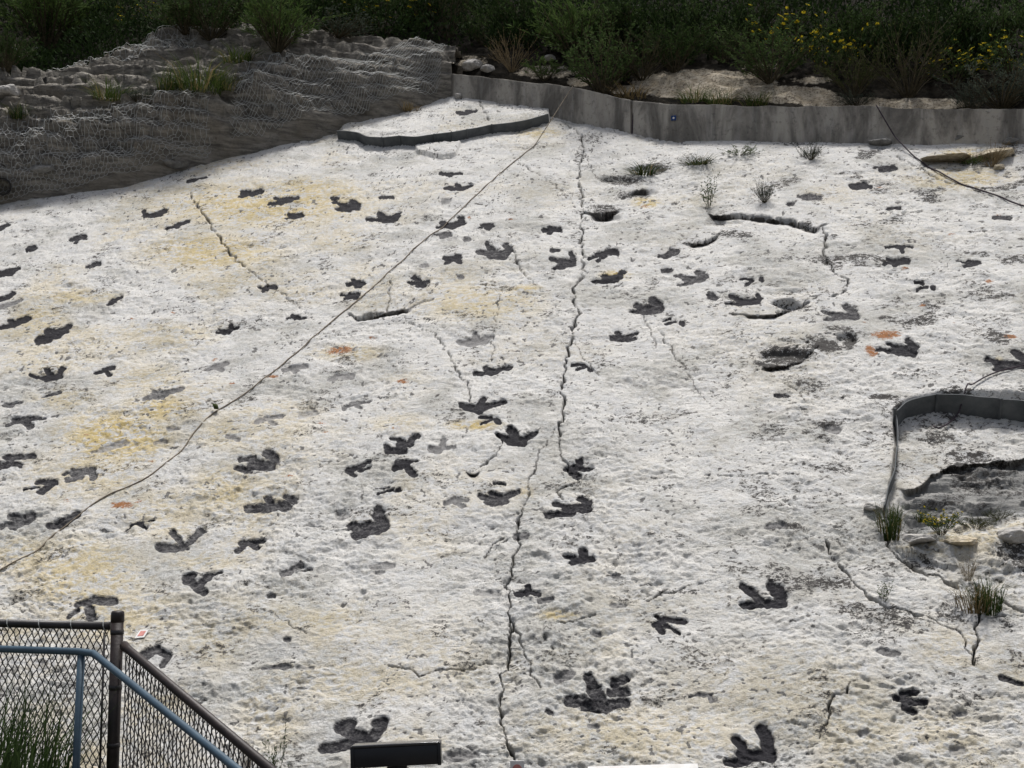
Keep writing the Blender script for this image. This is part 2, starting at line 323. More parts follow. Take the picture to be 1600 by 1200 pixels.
# ------------------------------------------------------------------ survey of the track surface (frame coordinates, laid onto the slab plane)
# one line per track: charcoal strength | strokes x,y>x,y[>x,y]:r or :r0-r1
TRACKS = """
.95|0,355>12,349:4|
.95|45,385>53,383:4;40,388>47,385:2
.95|131,367>120,369:5-4;120,368>110,372:3;122,371>117,376:3
.9|153,408>145,410:5;145,410>135,413:3;146,412>140,415:3
1|224,327>228,331:4;222,333>245,332:3-5;245,331>256,325:6-5
1|257,354>275,351:2-4;275,350>294,343:5-3
1|-8,424>14,422:7;14,421>27,415:7-4
1|-5,467>12,462:5;12,462>21,456:5-4
.6|0,478>20,473:4;20,473>33,468:3
1|0,509>18,506:4;15,500>22,504:5;18,505>44,495:6-4
1|60,529>85,521:8;75,515>88,520:7;85,520>106,508:8-6
1|169,474>178,468:4;178,467>188,462:5-4
1|338,513>352,512:3;340,508>352,508:2;350,511>368,506:6-4;360,503>362,508:4
1|72,575>82,583:5;97,572>88,583:5;48,584>70,586:4;70,586>92,584:5
1|148,578>162,576:3;162,573>176,570:4;165,577>170,582:4
.6|325,572>340,567:4;340,567>354,563:4;336,570>345,573:5
1|374,304>392,299:3;378,297>392,298:4;392,299>408,295:6-4
1|421,316>440,314:3;430,307>440,311:4;440,313>464,307:6-4
1|448,337>458,334:3;450,331>460,332:3;458,335>470,332:5
1|518,306>528,306:3
1|521,312>535,317:4;526,325>545,325:3-5;538,321>556,321:7;550,313>558,318:6
.9|593,306>612,305:2-4;595,303>608,304:2
1|573,340>600,340:2-5;592,331>602,337:5;600,340>616,338:6;616,338>624,330:6-4
1|697,293>715,293:4;714,287>720,292:4;718,293>738,287:5-2
.5|693,311>700,311:4
1|684,351>705,349:3-5;690,344>700,348:5;705,349>723,343:7-5;720,337>722,342:5
1|747,352>758,350:2;752,347>768,349:3-5;760,353>764,353:4
.75|680,364>700,363:2-4;690,368>702,363:4
.7|728,371>731,371:5
.4|700,371>710,370:4
.85|747,391>768,394:5-8;762,379>770,391:5-7;789,381>794,388:5;794,388>788,395:7;768,394>786,397:9
.95|695,401>705,403:4;697,409>708,404:4;703,400>718,398:4;710,402>718,408:5
.55|658,413>666,412:4
1|542,440>555,438:3;551,434>560,436:3;555,439>566,440:5;556,444>562,444:4
1|533,456>545,458:3;537,463>550,459:3;547,456>559,457:4;553,462>557,463:3
1|638,440>652,440:3;646,432>655,436:4;652,440>668,437:4;653,444>663,444:4
1|406,447>415,449:3;410,452>418,448:3;417,446>430,445:4
1|447,492>460,491:2;455,487>465,490:3;461,492>474,492:4
.6|715,531>735,532:4-8;742,521>746,528:5;735,532>755,530:8;752,530>770,524:6-3
.6|442,575>455,571:4;455,571>478,569:4;455,572>462,576:5
.95|741,580>765,578:4-6;760,571>770,575:6;768,577>797,569:7-5
.7|717,431>721,431:4
1|848,357>860,355:3;858,361>862,357:4;860,354>874,355:5
.9|862,389>872,389:4
.9|862,402>875,405:4;865,415>880,411:3-5;875,405>892,407:7;892,393>896,402:5
1|920,399>935,394:3;934,402>945,396:4;935,392>950,389:5;950,388>963,390:6
1|925,436>945,435:2-4;943,427>950,432:5;948,433>966,429:7;966,428>974,418:6-5
.85|1031,395>1045,391:4;1038,396>1058,388:5;1048,386>1053,386:4
.9|1037,417>1048,417:4
.8|1054,427>1070,429:4;1060,442>1080,439:3-6;1070,432>1095,433:5;1092,423>1101,430:6;1080,438>1098,434:6
1|1157,434>1165,434:2;1164,434>1175,433:2;1166,442>1176,436:3;1189,433>1191,435:4
1|1135,473>1160,472:3-5;1142,461>1160,467:4;1158,470>1183,468:7;1185,459>1188,466:5
.85|1110,460>1117,464:6
.88|984,483>1005,482:2-5;993,473>1008,480:4;1005,480>1028,479:9;1020,465>1032,473:6
.95|1037,497>1048,494:2;1040,502>1055,498:3;1064,500>1067,502:4
.9|956,522>975,524:5;964,514>972,520:4;970,522>994,516:4-3;970,526>993,523:3
1|893,566>912,565:3;902,572>916,568:3;921,571>923,572:4
1|1332,288>1350,288:6;1350,286>1360,289:5
.8|1247,305>1262,307:3;1258,305>1280,306:6-5
.9|1232,317>1238,316:4
.9|1388,323>1396,320:4;1402,321>1404,321:4
1|1385,385>1400,382:2;1402,382>1412,382:4;1407,384>1410,390:4;1415,381>1426,382:2
1|1381,408>1398,406:3;1387,401>1400,404:3;1398,411>1405,407:4;1400,405>1416,403:6
.95|1496,404>1508,407:2;1513,402>1518,405:2;1508,412>1531,407:3-4;1513,407>1528,406:4
1|1431,435>1442,436:3;1435,446>1448,442:4;1457,441>1461,447:4
.8|1288,483>1310,489:4-5;1291,496>1315,493:4;1310,490>1336,489:8;1322,475>1336,482:6
.95|1370,543>1395,546:3-5;1388,535>1405,542:4-5;1400,543>1426,545:9;1420,530>1430,540:6
.95|1543,556>1556,560:5;1556,570>1582,569:5;1560,564>1602,566:7;1585,546>1602,556:6
.85|1555,337>1578,337:4
.95|1366,261>1385,258:3;1378,263>1398,260:5
1|716,183>728,184:4;731,179>736,181:4;728,184>746,180:4-2
1|687,269>700,269:3;700,270>722,267:4-2
.9|293,281>305,279:3;305,279>322,275:2
.85|65,617>78,612:2;78,613>92,609:4
.75|6,629>18,631:4;18,628>33,626:3
.85|11,660>25,653:4;20,652>45,650:5;45,650>68,650:4-3;38,655>46,661:6
.65|227,621>245,617:5;240,612>255,613:6;252,615>283,606:6-4
.85|-4,727>15,722:6;10,713>30,711:6;15,721>30,724:5;35,712>52,709:4
.75|95,738>112,732:3;105,745>125,740:6;115,733>140,729:8;142,730>145,743:6
.9|35,762>58,757:2;58,749>75,750:5;62,764>80,753:6;76,750>84,750:6
.5|143,702>160,700:3;160,698>195,688:6
.75|0,818>20,815:5;15,804>30,808:6;20,818>47,804:8
.85|77,818>92,813:6;92,815>120,800:7
1|195,822>205,814:3;203,814>220,813:3;218,815>228,820:3;215,811>240,807:2
.8|247,850>270,850:8;270,850>290,850:6-4;267,826>285,846:6-4;312,822>290,843:8-4
.85|370,855>380,846:5;378,843>410,838:7-5;393,845>399,850:6
.55|356,680>370,684:4
.5|242,689>258,687:4
.55|262,667>276,666:4
.55|514,591>525,585:4;525,584>550,584:5
.65|536,633>550,626:4;548,625>575,622:4;555,628>562,632:4
.4|470,645>490,640:6
.55|402,656>418,652:5;415,650>438,647:4;420,655>428,659:4
.95|721,632>745,637:5-8;755,621>749,634:5-7;745,637>787,625:8-4;728,634>748,640:7
1|750,650>768,650:3;752,660>770,653:3;776,654>778,658:5
.95|776,676>797,686:4-7;798,668>806,682:7-9;798,686>816,687:8;812,686>838,671:8-4
.9|602,696>610,702:5;606,702>630,700:6;613,682>630,687:5;625,691>640,692:7;640,690>650,680:6
.6|671,700>690,698:5;680,702>686,703:5;693,686>690,696:5;690,698>710,696:4-3
.95|545,731>552,738:5;543,730>560,724:5;558,724>578,718:4-3;562,730>577,726:4-3
.95|617,728>625,726:6;622,721>650,718:6-3;634,724>646,739:6
.84|370,728>388,731:6;375,715>397,712:5;395,722>420,722:9;418,705>429,714:8
.95|587,759>607,758:2;590,769>612,762:3;619,764>623,762:4
.82|388,788>410,790:8;408,788>445,788:10;418,774>422,782:6;447,772>458,778:7
.85|548,816>565,819:9;555,832>590,825:9;590,801>600,812:9;572,820>596,818:12;590,794>592,795:8
.6|695,782>710,775:4;708,776>728,776:4;712,781>722,786:5
.85|752,770>768,776:6;766,765>783,770:4;765,778>785,778:9;780,774>810,763:7-4;773,750>788,752:3
.45|528,796>540,796:6
.95|884,725>895,722:5;893,730>902,735:6;890,725>908,723:6;903,714>907,714:5;908,724>924,724:5-4
.95|868,782>884,786:6;857,800>877,800:7-5;877,800>894,800:6;884,789>907,792:8;908,775>918,780:8;917,780>915,795:8
.65|805,835>820,833:6
.95|885,866>898,867:5;893,878>906,875:6;910,857>912,870:7;900,870>925,870:8-6
.85|1214,615>1230,614:5
.6|1296,666>1308,668:7
.6|1200,822>1225,820:5
.8|108,962>120,952:5;120,942>145,936:6;145,935>176,936:8;138,948>142,963:8
.82|225,1025>245,1015:8;243,1015>262,1023:7;260,1028>252,1040:5
.85|290,897>300,895:6;292,904>310,915:9;308,918>318,922:7;312,909>325,897:7;324,896>343,892:6-4
.7|442,893>458,885:6;455,882>470,875:5;463,887>485,882:3
.5|580,882>612,880:5;588,890>596,890:4
.88|530,1130>545,1125:11;540,1135>562,1142:11;587,1125>597,1122:9;595,1130>580,1146:10;507,1160>535,1158:11;533,1156>575,1154:11
.6|702,1178>740,1175:10
.7|420,925>424,925:5
.7|446,998>450,998:4
.65|412,1043>448,1038:5
.5|465,1041>487,1041:4
.45|745,922>778,925:6
1|807,927>815,928:5;825,914>826,922:5;813,926>840,926:6
.65|845,937>860,935:6
.95|1023,972>1038,966:5;1025,958>1035,967:3;1038,964>1070,966:6-5;1030,977>1035,984:6;1040,974>1062,985:5-3
.95|1160,911>1187,931:6-9;1162,941>1190,940:6;1190,936>1220,938:9;1205,911>1221,925:9;1216,915>1222,938:9
.65|957,896>965,895:4
.5|955,943>975,942:4
.65|925,986>935,987:4
.65|873,1055>890,1048:9
.85|918,1055>930,1068:8;890,1088>912,1090:10;926,1070>940,1094:11;915,1096>946,1100:11;960,1063>975,1057:8;955,1076>978,1075:9;945,1096>973,1092:10
.8|856,1106>860,1108:5
.6|922,1131>932,1132:5
.65|1078,1080>1090,1075:3;1090,1075>1108,1077:4;1108,1077>1112,1086:3
1|1150,1148>1160,1160:8;1137,1186>1165,1182:8;1160,1170>1198,1175:12;1190,1131>1200,1150:10;1196,1140>1204,1180:10
.65|1375,1012>1400,1019:7
.9|1410,1078>1433,1078:5;1402,1088>1420,1090:8;1420,1092>1446,1094:7-5;1415,1099>1429,1107:6
.5|1498,1107>1508,1107:5
.85|1565,1054>1598,1064:5-4
.45|1490,1170>1503,1170:7
.5|1346,1144>1354,1144:5
"""
def parse_tracks():
    out = []
    for ln in TRACKS.strip().splitlines():
        dk, st = ln.split('|')[:2]; S = []
        for s in st.split(';'):
            if not s: continue
            pts, r = s.split(':'); P = [tuple(map(float, q.split(','))) for q in pts.split('>')]
            r0, r1 = (r.split('-')+[r])[:2] if '-' in r else (r, r)
            S.append((P[0], P[1], float(r0), float(r1)))
        out.append((float(dk), S))
    return out
# cracks: half width in cm, depth in cm, points
CRACKS = [
 (1.15, 10, '880,190 905,205 912,230 905,260 906,290 911,330 907,355 909,395 912,425 898,450 900,475 903,490 894,515 892,530 886,550 881,575 878,600 880,640 875,660 873,678'),
 (0.6, 5, '873,678 877,700 884,722 900,740 907,752'), (0.5, 4, '865,665 850,695 835,725 825,765 815,800'),
 (0.95, 9, '815,800 810,820 806,860 795,885 794,920 797,960 795,995 793,1030 785,1050 783,1080 781,1110 783,1130 792,1150 805,1185'),
 (1.3, 9, '796,960 795,995 793,1030'), (0.6, 5, '800,970 808,985 815,1010 832,1045 845,1068'),
 (0.9, 6, '785,838 765,850 757,868'), (0.5, 3, '757,868 785,842 808,836'), (0.9, 7, '775,675 784,690 770,710 750,728 720,733'),
 (1.2, 8, '297,297 303,312 318,335 330,352 345,374 360,395 370,408 385,418'), (0.5, 4, '385,418 430,450 445,458 470,475 485,487'),
 (3.0, 12, '545,487 560,488 585,486 615,480 640,476'), (0.8, 5, '640,476 680,464'), (0.6, 5, '608,437 610,455 608,478 630,495 660,512 685,525 700,550 710,572 735,610 737,630'),
 (0.6, 5, '800,390 815,420 835,440 845,455 858,455'), (0.35, 3, '782,450 775,490 770,530 768,560'),
 (3.6, 16, '1105,328 1125,330 1160,330 1200,333 1230,338 1260,347 1280,353 1290,348'), (1.2, 8, '1285,355 1290,375 1285,395 1297,412 1310,428 1324,435 1320,452 1300,460'),
 (4.0, 14, '915,329 940,330 965,326'), (1.8, 9, '1070,377 1100,372 1125,363'), (2.2, 11, '1140,490 1180,492 1210,490 1240,475 1262,468'), (3.0, 8, '1205,472 1235,474 1256,469'),
 (0.4, 3, '1005,485 1015,510 1025,540'), (0.45, 3, '1030,515 1055,555 1080,590 1095,610'), (0.45, 3, '890,520 915,555 935,580'), (0.45, 3, '1215,585 1240,605 1260,625'),
 (0.9, 6, '1290,840 1300,870 1320,890 1350,915 1375,940 1410,948 1450,962 1480,978 1500,985'), (1.3, 9, '1385,830 1395,860 1420,880 1450,898 1480,908 1497,915'),
 (1.2, 9, '1530,955 1523,985 1525,1010 1522,1035'), (1.4, 8, '1560,925 1585,940 1610,948'), (0.9, 6, '1540,960 1600,955'), (0.8, 5, '1340,1058 1310,1085 1295,1110 1280,1150'),
 (0.5, 4, '1100,740 1150,742 1200,738 1250,742'), (0.6, 4, '870,970 900,967 930,958'), (0.7, 4, '1010,937 1060,918 1110,905'), (0.5, 3, '405,950 440,965 480,990'),
 (0.6, 5, '800,245 830,265 870,290 885,305'), (1.0, 8, '750,165 758,180 766,198'), (0.6, 4, '400,398 430,388 455,378'), (0.5, 4, '905,230 920,250 930,275'),
 (1.2, 6, '1180,575 1215,570 1260,555 1280,540'), (0.8, 5, '1240,545 1285,520 1340,525'), (0.7, 5, '1500,985 1522,1035'), (0.6, 4, '1290,348 1330,340 1400,332 1480,325'),
 (0.5, 4, '600,1035 660,1050 720,1040 770,1030'), (0.5, 3, '505,475 530,468 548,474'), (0.5, 3, '640,820 560,822 420,815'), (1.0, 6, '1400,240 1440,262 1480,280 1540,292'), (0.7, 5, '880,775 870,760 905,752'),
]
# ellipses: x, y, half width, half height, strength
LICHEN = [(1230,552,55,13,1),(1290,538,38,14,1),(1327,530,18,20,1),(1200,566,28,9,1),(1310,512,30,8,.8),(1225,822,45,9,.8),(1300,730,55,13,.7),(1375,616,32,7,1),(1400,632,14,20,.8),(975,278,52,9,.8),(1020,258,40,9,.9),(1090,250,36,7,.9),(990,300,38,8,.9),
 (945,322,32,7,.8),(1062,640,28,9,.6),(910,330,14,6,.6),(1395,345,35,6,.6),(1150,365,45,9,.7),(1230,472,30,9,.9),(1385,285,30,5,.5),(1500,262,60,5,.4),(1300,660,16,12,.8),(1225,615,15,5,.8),(1480,690,70,18,.5),(1440,650,25,25,.5),
 (920,215,30,10,.6),(905,240,14,20,.5),(1290,780,60,30,.35),(1340,840,40,25,.4),(1500,960,40,30,.5),(1380,700,30,30,.35),(1250,600,120,80,.2),(1150,520,40,12,.4),(1060,920,50,6,.6),(1540,920,50,40,.4),(640,225,40,5,.3),(1480,960,30,16,.7),(1200,700,200,90,.12),(880,300,25,10,.5),(1340,620,60,40,.25)]
RUST = [(530,545,30,11,.75),(1385,521,34,10,.8),(1362,546,13,10,.75),(1580,525,15,5,1),(428,587,13,4,.75),(627,592,13,5,.7),(505,657,11,4,.6),(508,672,8,3,.55),(190,785,24,9,.75),(215,779,9,5,.7),(107,779,12,4,.62),(1545,437,10,5,.7),(1445,473,9,4,.75),(1415,415,9,3,.75),(1490,365,14,3,.55),
 (1375,289,9,3,.7),(798,341,6,2,.8),(452,740,9,3,.75),(580,525,14,3,.55),(283,604,16,4,.5),(690,472,20,4,.35),(1517,573,10,5,.5),(1557,333,12,4,.55),(620,668,14,4,.5),(640,680,6,5,.5),(733,336,5,3,.8),(335,558,12,4,.55),(270,485,6,3,.7),(205,494,5,2,.7),(240,513,16,3,.4),(75,563,10,4,.5),(360,597,9,3,.6),(1400,573,8,4,.5),
 (1350,500,10,3,.45),(1490,503,8,3,.5),(230,716,12,3,.5),(260,670,14,4,.4),(135,675,14,3,.45),(420,620,9,4,.55),(40,907,10,3,.6),(970,420,18,5,.5),(1010,318,14,4,.6),(1470,462,8,3,.4),(1030,640,40,6,.15)]
YELLOW = [(410,318,190,38,.7),(480,296,100,22,.6),(330,392,120,34,.65),(180,680,90,45,.8),(250,635,60,22,.7),(745,470,110,34,.5),(700,440,60,30,.3),(960,425,26,9,.8),(1010,312,24,9,.8),(150,730,80,50,.5),(60,500,50,35,.5),(120,460,70,16,.5),(40,870,70,40,.45),(120,900,110,70,.55),
 (740,663,45,8,.8),(870,960,34,8,.6),(350,760,60,40,.5),(260,800,80,50,.4),(620,660,60,18,.35),(540,548,60,14,.5),(230,590,80,30,.4),(520,370,80,30,.35),(820,765,14,16,.35),(330,870,80,20,.35),(180,960,120,60,.45),(1000,1140,220,60,.35),(1200,1080,250,90,.25),(560,1060,160,40,.35),(840,205,40,10,.6),(1500,275,90,20,.55),(820,450,30,8,.6),
 (230,310,60,20,.3),(470,455,70,16,.35),(1520,240,60,10,.8),(1080,310,60,20,.2),(1490,1010,70,40,.3),(640,1000,120,40,.25),(330,1000,60,60,.3),(420,1120,60,60,.35),(1560,560,8,8,.5),(1300,300,60,20,.25),(100,620,60,20,.4)]
PIT = np.array([(1900,590),(1600,603),(1465,606),(1415,618),(1392,640),(1397,690),(1390,745),(1378,795),(1390,845),(1420,868),(1470,885),(1530,892),(1600,885),(1900,875)], float)
LEDGE = np.array([(1405,752),(1425,745),(1445,735),(1455,726),(1480,714),(1520,706),(1560,706),(1600,698),(1700,690),(1900,680)], float)
BANK_LINE = np.array([(-700,425),(-300,365),(0,318),(60,308),(120,300),(200,288),(290,262),(350,248),(450,225),(530,208),(600,190),(660,172),(700,160)], float)
WALL_BASE = np.array([(694,158),(740,163),(790,170),(850,178),(905,190),(945,198),(985,206),(1040,217),(1120,219),(1350,219),(1420,223),(1600,223),(1760,226),(2000,232)], float)
WALL_TOP  = np.array([(694,114),(740,119),(790,124),(850,130),(905,139),(945,147),(985,156),(1040,162),(1120,164),(1350,165),(1420,169),(1600,170),(1760,172),(2000,176)], float)
TOPLINE = np.concatenate([BANK_LINE[:-1], WALL_BASE])
EDGE_TOP = np.array([(528,216),(545,217),(562,219),(575,226),(600,227),(625,224),(628,225),(650,226),(680,222),(717,217),(745,212),(768,207),(800,204),(830,198),(858,190)], float)
EDGE_RIGHT = np.array([(1760,662),(1680,650),(1600,641),(1516,632),(1470,629),(1440,633),(1415,642),(1399,655),(1400,672),(1403,690),(1402,702),(1397,735),(1389,765),(1379,797)], float)

def in_poly(x, y, P):
    r = np.zeros(x.shape, bool); n = len(P)
    for i in range(n):
        (x0, y0), (x1, y1) = P[i], P[(i+1) % n]
        if y0 == y1: continue
        c = ((y0 > y) != (y1 > y)) & (x < (x1-x0)*(y-y0)/(y1-y0)+x0); r ^= c
    return r
def poly_dist(x, y, P):
    d = np.full(x.shape, 1e9)
    for i in range(len(P)-1): d = np.minimum(d, seg_dist(x, y, *P[i], *P[i+1])[0])
    return d

# ------------------------------------------------------------------ the slab
NX, NY = 1180, 800
gx = np.concatenate([np.linspace(-420, -20, 70, endpoint=False), np.linspace(-20, 1620, NX-140), np.linspace(1620, 2000, 71)[1:]])
yt = np.interp(gx, TOPLINE[:, 0], TOPLINE[:, 1])-16
tt = np.linspace(0, 1, NY)
GXp = np.broadcast_to(gx[None, :], (NY, len(gx))).copy()
GYp = (1+0*tt)[:, None]*1360 + (tt[:, None])*(yt[None, :]-1360)
Pw = on_plane(GXp, GYp); U, V = [q.astype(np.float32) for q in uv_of(Pw)]
# relief of the bedding plane: swells, flaky ripple relief, small pits
H = 0.040*fbm(U*0.55, V*0.55, 3, 3) + 0.012*fbm(U*2.1+5, V*2.6, 11, 3)
Hc = H.copy(); worn = 0.40+0.75*sstep(-0.35, 0.30, fbm(U*0.8+21, V*0.95, 35, 4))
wx = U+0.10*perlin(U*2.2, V*2.2, 31); wy = V+0.10*perlin(U*2.2+9, V*2.2, 32)
H += 0.006*fbm(wx*6.0, wy*8.5, 21, 3, 0.6)
rg = 1-np.abs(perlin(wx*4.2, wy*6.2, 41))*2.2; H -= 0.007*np.clip(rg-0.45, 0, 1)
H += 0.006*perlin(wx*19, wy*26, 51) + 0.0035*perlin(U*36, V*46, 52)
c1, r1 = cells(wx*4.5, wy*6.0, 61); H -= 0.016*(r1 > 0.80)*sstep(0.34, 0.06, c1*(0.6+0.6*r1)+0.10*perlin(U*14, V*18, 63))
c2, r2 = cells(wx*11, wy*15, 62); H -= 0.010*(r2 > 0.72)*sstep(0.40, 0.05, c2+0.16*perlin(U*26, V*30, 64))
# thin bedding flakes: terraced steps
fl = fbm(wx*1.3+40, wy*1.7, 71, 4)*3.2; st = np.floor(fl)+sstep(0.42, 0.58, fl-np.floor(fl)); H += 0.010*st
fl = fbm(wx*3.2+11, wy*5.0, 72, 4, 0.6)*3.0; H += 0.0065*(np.floor(fl)+sstep(0.46, 0.54, fl-np.floor(fl)))
fl = fbm(wx*8.5+3, wy*12.0, 73, 3, 0.6)*2.2; H += 0.0042*(np.floor(fl)+sstep(0.44, 0.56, fl-np.floor(fl)))
rough_r = sstep(850, 1500, GXp); H += rough_r*0.012*fbm(U*3.3, V*4.6, 81, 4, 0.6)
H = Hc+(H-Hc)*worn
H *= 0.75+0.25*sstep(350, 1000, GYp)
att = {k: np.zeros_like(H) for k in ('yellow', 'rust', 'lichen', 'grey', 'soil_shade', 'print', 'charcoal')}
jx = 7*perlin(U*3, V*3, 91); jy = 4*perlin(U*3, V*3, 92)
for key, L in (('lichen', LICHEN), ('rust', RUST), ('yellow', YELLOW)):
    for (x, y, a, b, s) in L:
        m = (np.abs(GXp-x) < a*2.2+12) & (np.abs(GYp-y) < b*2.2+10)
        q = np.hypot((GXp[m]-x+jx[m]*min(1, a/12))/a, (GYp[m]-y+jy[m]*min(1, b/6))/b)
        f = s*(1.25 if key == 'yellow' else (0.8 if key == 'lichen' else 1.0))*sstep(1.6 if key == 'yellow' else 1.35, 0.25, q); att[key][m] = np.maximum(att[key][m], f)
att['lichen'] = np.maximum(att['lichen'], 0.60*sstep(900, 1350, GXp)*sstep(0.05, 0.5, fbm(U*1.6, V*1.9, 96, 4))*sstep(1130, 900, GYp)); att['lichen'] = np.maximum(att['lichen'], 0.38*sstep(0.05, 0.5, fbm(U*2.2+8, V*2.7, 97, 4)))
att['yellow'] = np.maximum(att['yellow'], 0.10+0.36*sstep(-0.05, 0.45, fbm(U*0.6, V*0.7, 95, 4))*(0.25+0.75*sstep(1000, 250, GXp))+0.25*sstep(800, 1200, GYp)*sstep(-0.1, 0.4, fbm(U*1.3, V*1.6, 98, 4)))
# bed above the upper edging strip stands proud
eb = np.interp(GXp, EDGE_TOP[:, 0], EDGE_TOP[:, 1]); on = (GXp > 528) & (GXp < 858)
H += np.where(on, 0.10*sstep(-0.5, -3.0, GYp-eb)*sstep(525, 540, GXp), 0)
# broken flake under the edging
fk = np.array([(648,227),(690,223),(720,222),(712,240),(690,244),(672,240),(652,236)], float)
H += 0.05*in_poly(GXp, GYp, fk)
# the pit on the right: a missing bed, with a deeper break below a ledge
inp = in_poly(GXp, GYp, np.vstack([PIT, [(1900, 590)]])); dp = poly_dist(GXp, GYp, PIT[:9])
w = np.where(inp, sstep(0, 6, dp)*sstep(885, 800, GYp), 0); H -= 0.07*w
led = np.interp(GXp, LEDGE[:, 0], LEDGE[:, 1]) + 9*perlin(U*5, V*0.5, 101) + 4*perlin(U*15, V, 102)
dl = GYp-led
att['soil_shade'] = np.where(inp & (GXp > 1405), np.maximum(att['soil_shade'], 0.7*sstep(-1.0, 0.5, dl)*sstep(4, 0, dl+6*perlin(U*7, V*7, 110))), att['soil_shade'])  # shadow line below the pit ledge, painted into the rock colour
deep = np.where(inp & (GXp > 1400), sstep(0, 2.0, dl)*sstep(140, 60, dl)*sstep(1402, 1424, GXp+6*perlin(U*6, V*6, 107)), 0); H -= (0.055+0.02*sstep(12, 5, dl+4*perlin(U*4, V*4, 108)))*deep
H += deep*0.03*fbm(U*1.2+V*0.5, V*7, 103, 4, 0.6) + deep*(0.022*np.round(5*fbm(U*0.9, V*3.8, 104, 4)))
low = np.where(inp, sstep(70, 120, dl)*sstep(900, 850, GYp), 0); lc, lr = cells(U*2.6, V*2.9, 105)
H += low*(0.05+0.13*sstep(0.75, 0.15, lc)*lr)+low*0.05*fbm(U*3, V*3, 106, 3)
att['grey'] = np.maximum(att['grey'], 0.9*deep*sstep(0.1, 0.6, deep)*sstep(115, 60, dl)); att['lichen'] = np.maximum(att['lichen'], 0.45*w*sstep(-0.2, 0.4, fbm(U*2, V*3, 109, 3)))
att['yellow'] = np.maximum(att['yellow'], 0.5*low)
# hollows with overhanging lips below the wall
for (x, y, a, b, dpt) in ((945,336,28,9,.07),(1003,297,30,7,.05),(1005,262,36,8,.05),(1085,250,34,7,.04),(1130,345,36,9,.06),(1232,472,28,9,.10),(1225,555,50,10,.05),(1322,530,20,14,.06),(1480,248,50,8,.05),(965,278,34,6,.06),(728,175,14,3,.02)):
    q = np.hypot((GXp-x+jx)/a, (GYp-y+jy*.7)/b); H -= dpt*sstep(1.0, 0.65, q)*(1-0.55*sstep(-0.6, 1.0, (GYp-y)/b))
# cracks
for hw, dpth, s in CRACKS:
    P = np.array([tuple(map(float, q.split(','))) for q in s.split()])
    u0, v0 = pxuv(P[:, 0], P[:, 1]); Q = resample(np.stack([u0, v0], 1), 0.075); Q[1:-1] += np.random.RandomState(int(P[0, 0]+P[0, 1])).normal(size=Q[1:-1].shape)*(0.016 if len(Q) > 4 else 0.006)
    m = (GXp > P[:, 0].min()-14) & (GXp < P[:, 0].max()+14) & (GYp > P[:, 1].min()-14) & (GYp < P[:, 1].max()+14)
    uu = U[m]+0.012*perlin(U[m]*30, V[m]*30, 112); vv = V[m]+0.012*perlin(U[m]*30, V[m]*30, 116)
    d = np.full(uu.shape, 9.0)
    for i in range(len(Q)-1): d = np.minimum(d, seg_dist(uu, vv, Q[i, 0], Q[i, 1], Q[i+1, 0], Q[i+1, 1])[0])
    wd = hw*0.0060*(0.30+1.5*np.clip(0.42+1.6*perlin(uu*5, vv*5, 114), 0, 1.2)+1.3*sstep(0.22, 0.5, perlin(uu*11, vv*11, 117)))
    H[m] -= dpth*0.01*sstep(1.25, 0.55, d/wd) + 0.006*min(1, hw)*sstep(3.5, 0.5, d/wd)
    att['soil_shade'][m] = np.maximum(att['soil_shade'][m], min(1, 0.5+0.5*hw)*sstep(1.35, 0.6, d/np.maximum(wd, 0.0045)))
# tracks
TRK = parse_tracks(); pid = np.zeros(H.shape, np.int32); pmax = np.zeros(H.shape)
ew = 3.6*perlin(U*8, V*11, 121)+2.2*perlin(U*24, V*30, 122); eh = 2.6*perlin(U*8+70, V*11, 123)+1.6*perlin(U*24, V*30+8, 124)
for i, (dk, S) in enumerate(TRK):
    xs = [p[0] for s in S for p in (s[0], s[1])]; ys = [p[1] for s in S for p in (s[0], s[1])]; rm = max(s[2] for s in S)+12
    m = (GXp > min(xs)-rm) & (GXp < max(xs)+rm) & (GYp > min(ys)-rm) & (GYp < max(ys)+rm)
    big = min(1.0, rm/20); k = 1.22
    x = GXp[m]+ew[m]*big; y = (GYp[m]+eh[m]*big)*k; q = np.full(x.shape, 9.0)
    for (p0, p1, ra, rb) in S:
        d, t = seg_dist(x, y, p0[0], p0[1]*k, p1[0], p1[1]*k); q = np.minimum(q, d/((ra+(rb-ra)*t)*0.95))
    pv = sstep(1.6, 0.62, q); H[m] -= (0.012+0.016*min(1, (rm-12)/9))*sstep(1.5, 0.55, q)*(0.6+0.4*dk)
    up = pv > pmax[m]; t_ = pid[m]; t_[up & (pv > 0.3)] = i+1; pid[m] = t_
    pc_ = att['charcoal'][m]; pc_[up] = dk; att['charcoal'][m] = pc_
    pmax[m] = np.maximum(pmax[m], pv)
att['print'] = pmax
fd = 0.30+0.70*sstep(-0.25, 0.35, fbm(U*1.7, V*2.1, 153, 4))
fk_ = perlin(wx*14+wy*4, wy*25, 151)+0.6*perlin(wx*32, wy*44, 152)
fk2 = perlin(wx*6.5+wy*2, wy*8.0, 154)+0.75*perlin(wx*17, wy*19, 155)+0.4*perlin(wx*34, wy*38, 156)
att['fleck'] = np.maximum(sstep(0.28, 0.55, fk_)*fd, sstep(0.40, 0.66, fk2)*(0.45+0.55*fd)*(0.6+0.4*sstep(900, 300, GYp))); H -= 0.007*att['fleck']
att['tone'] = np.clip(sstep(-0.1, 0.5, fbm(U*0.9, V*1.1, 131, 5, 0.65))+0.55*sstep(500, 1150, GYp)*sstep(-0.5, 0.3, fbm(U*2.3, V*2.9, 132, 4)), 0, 1)
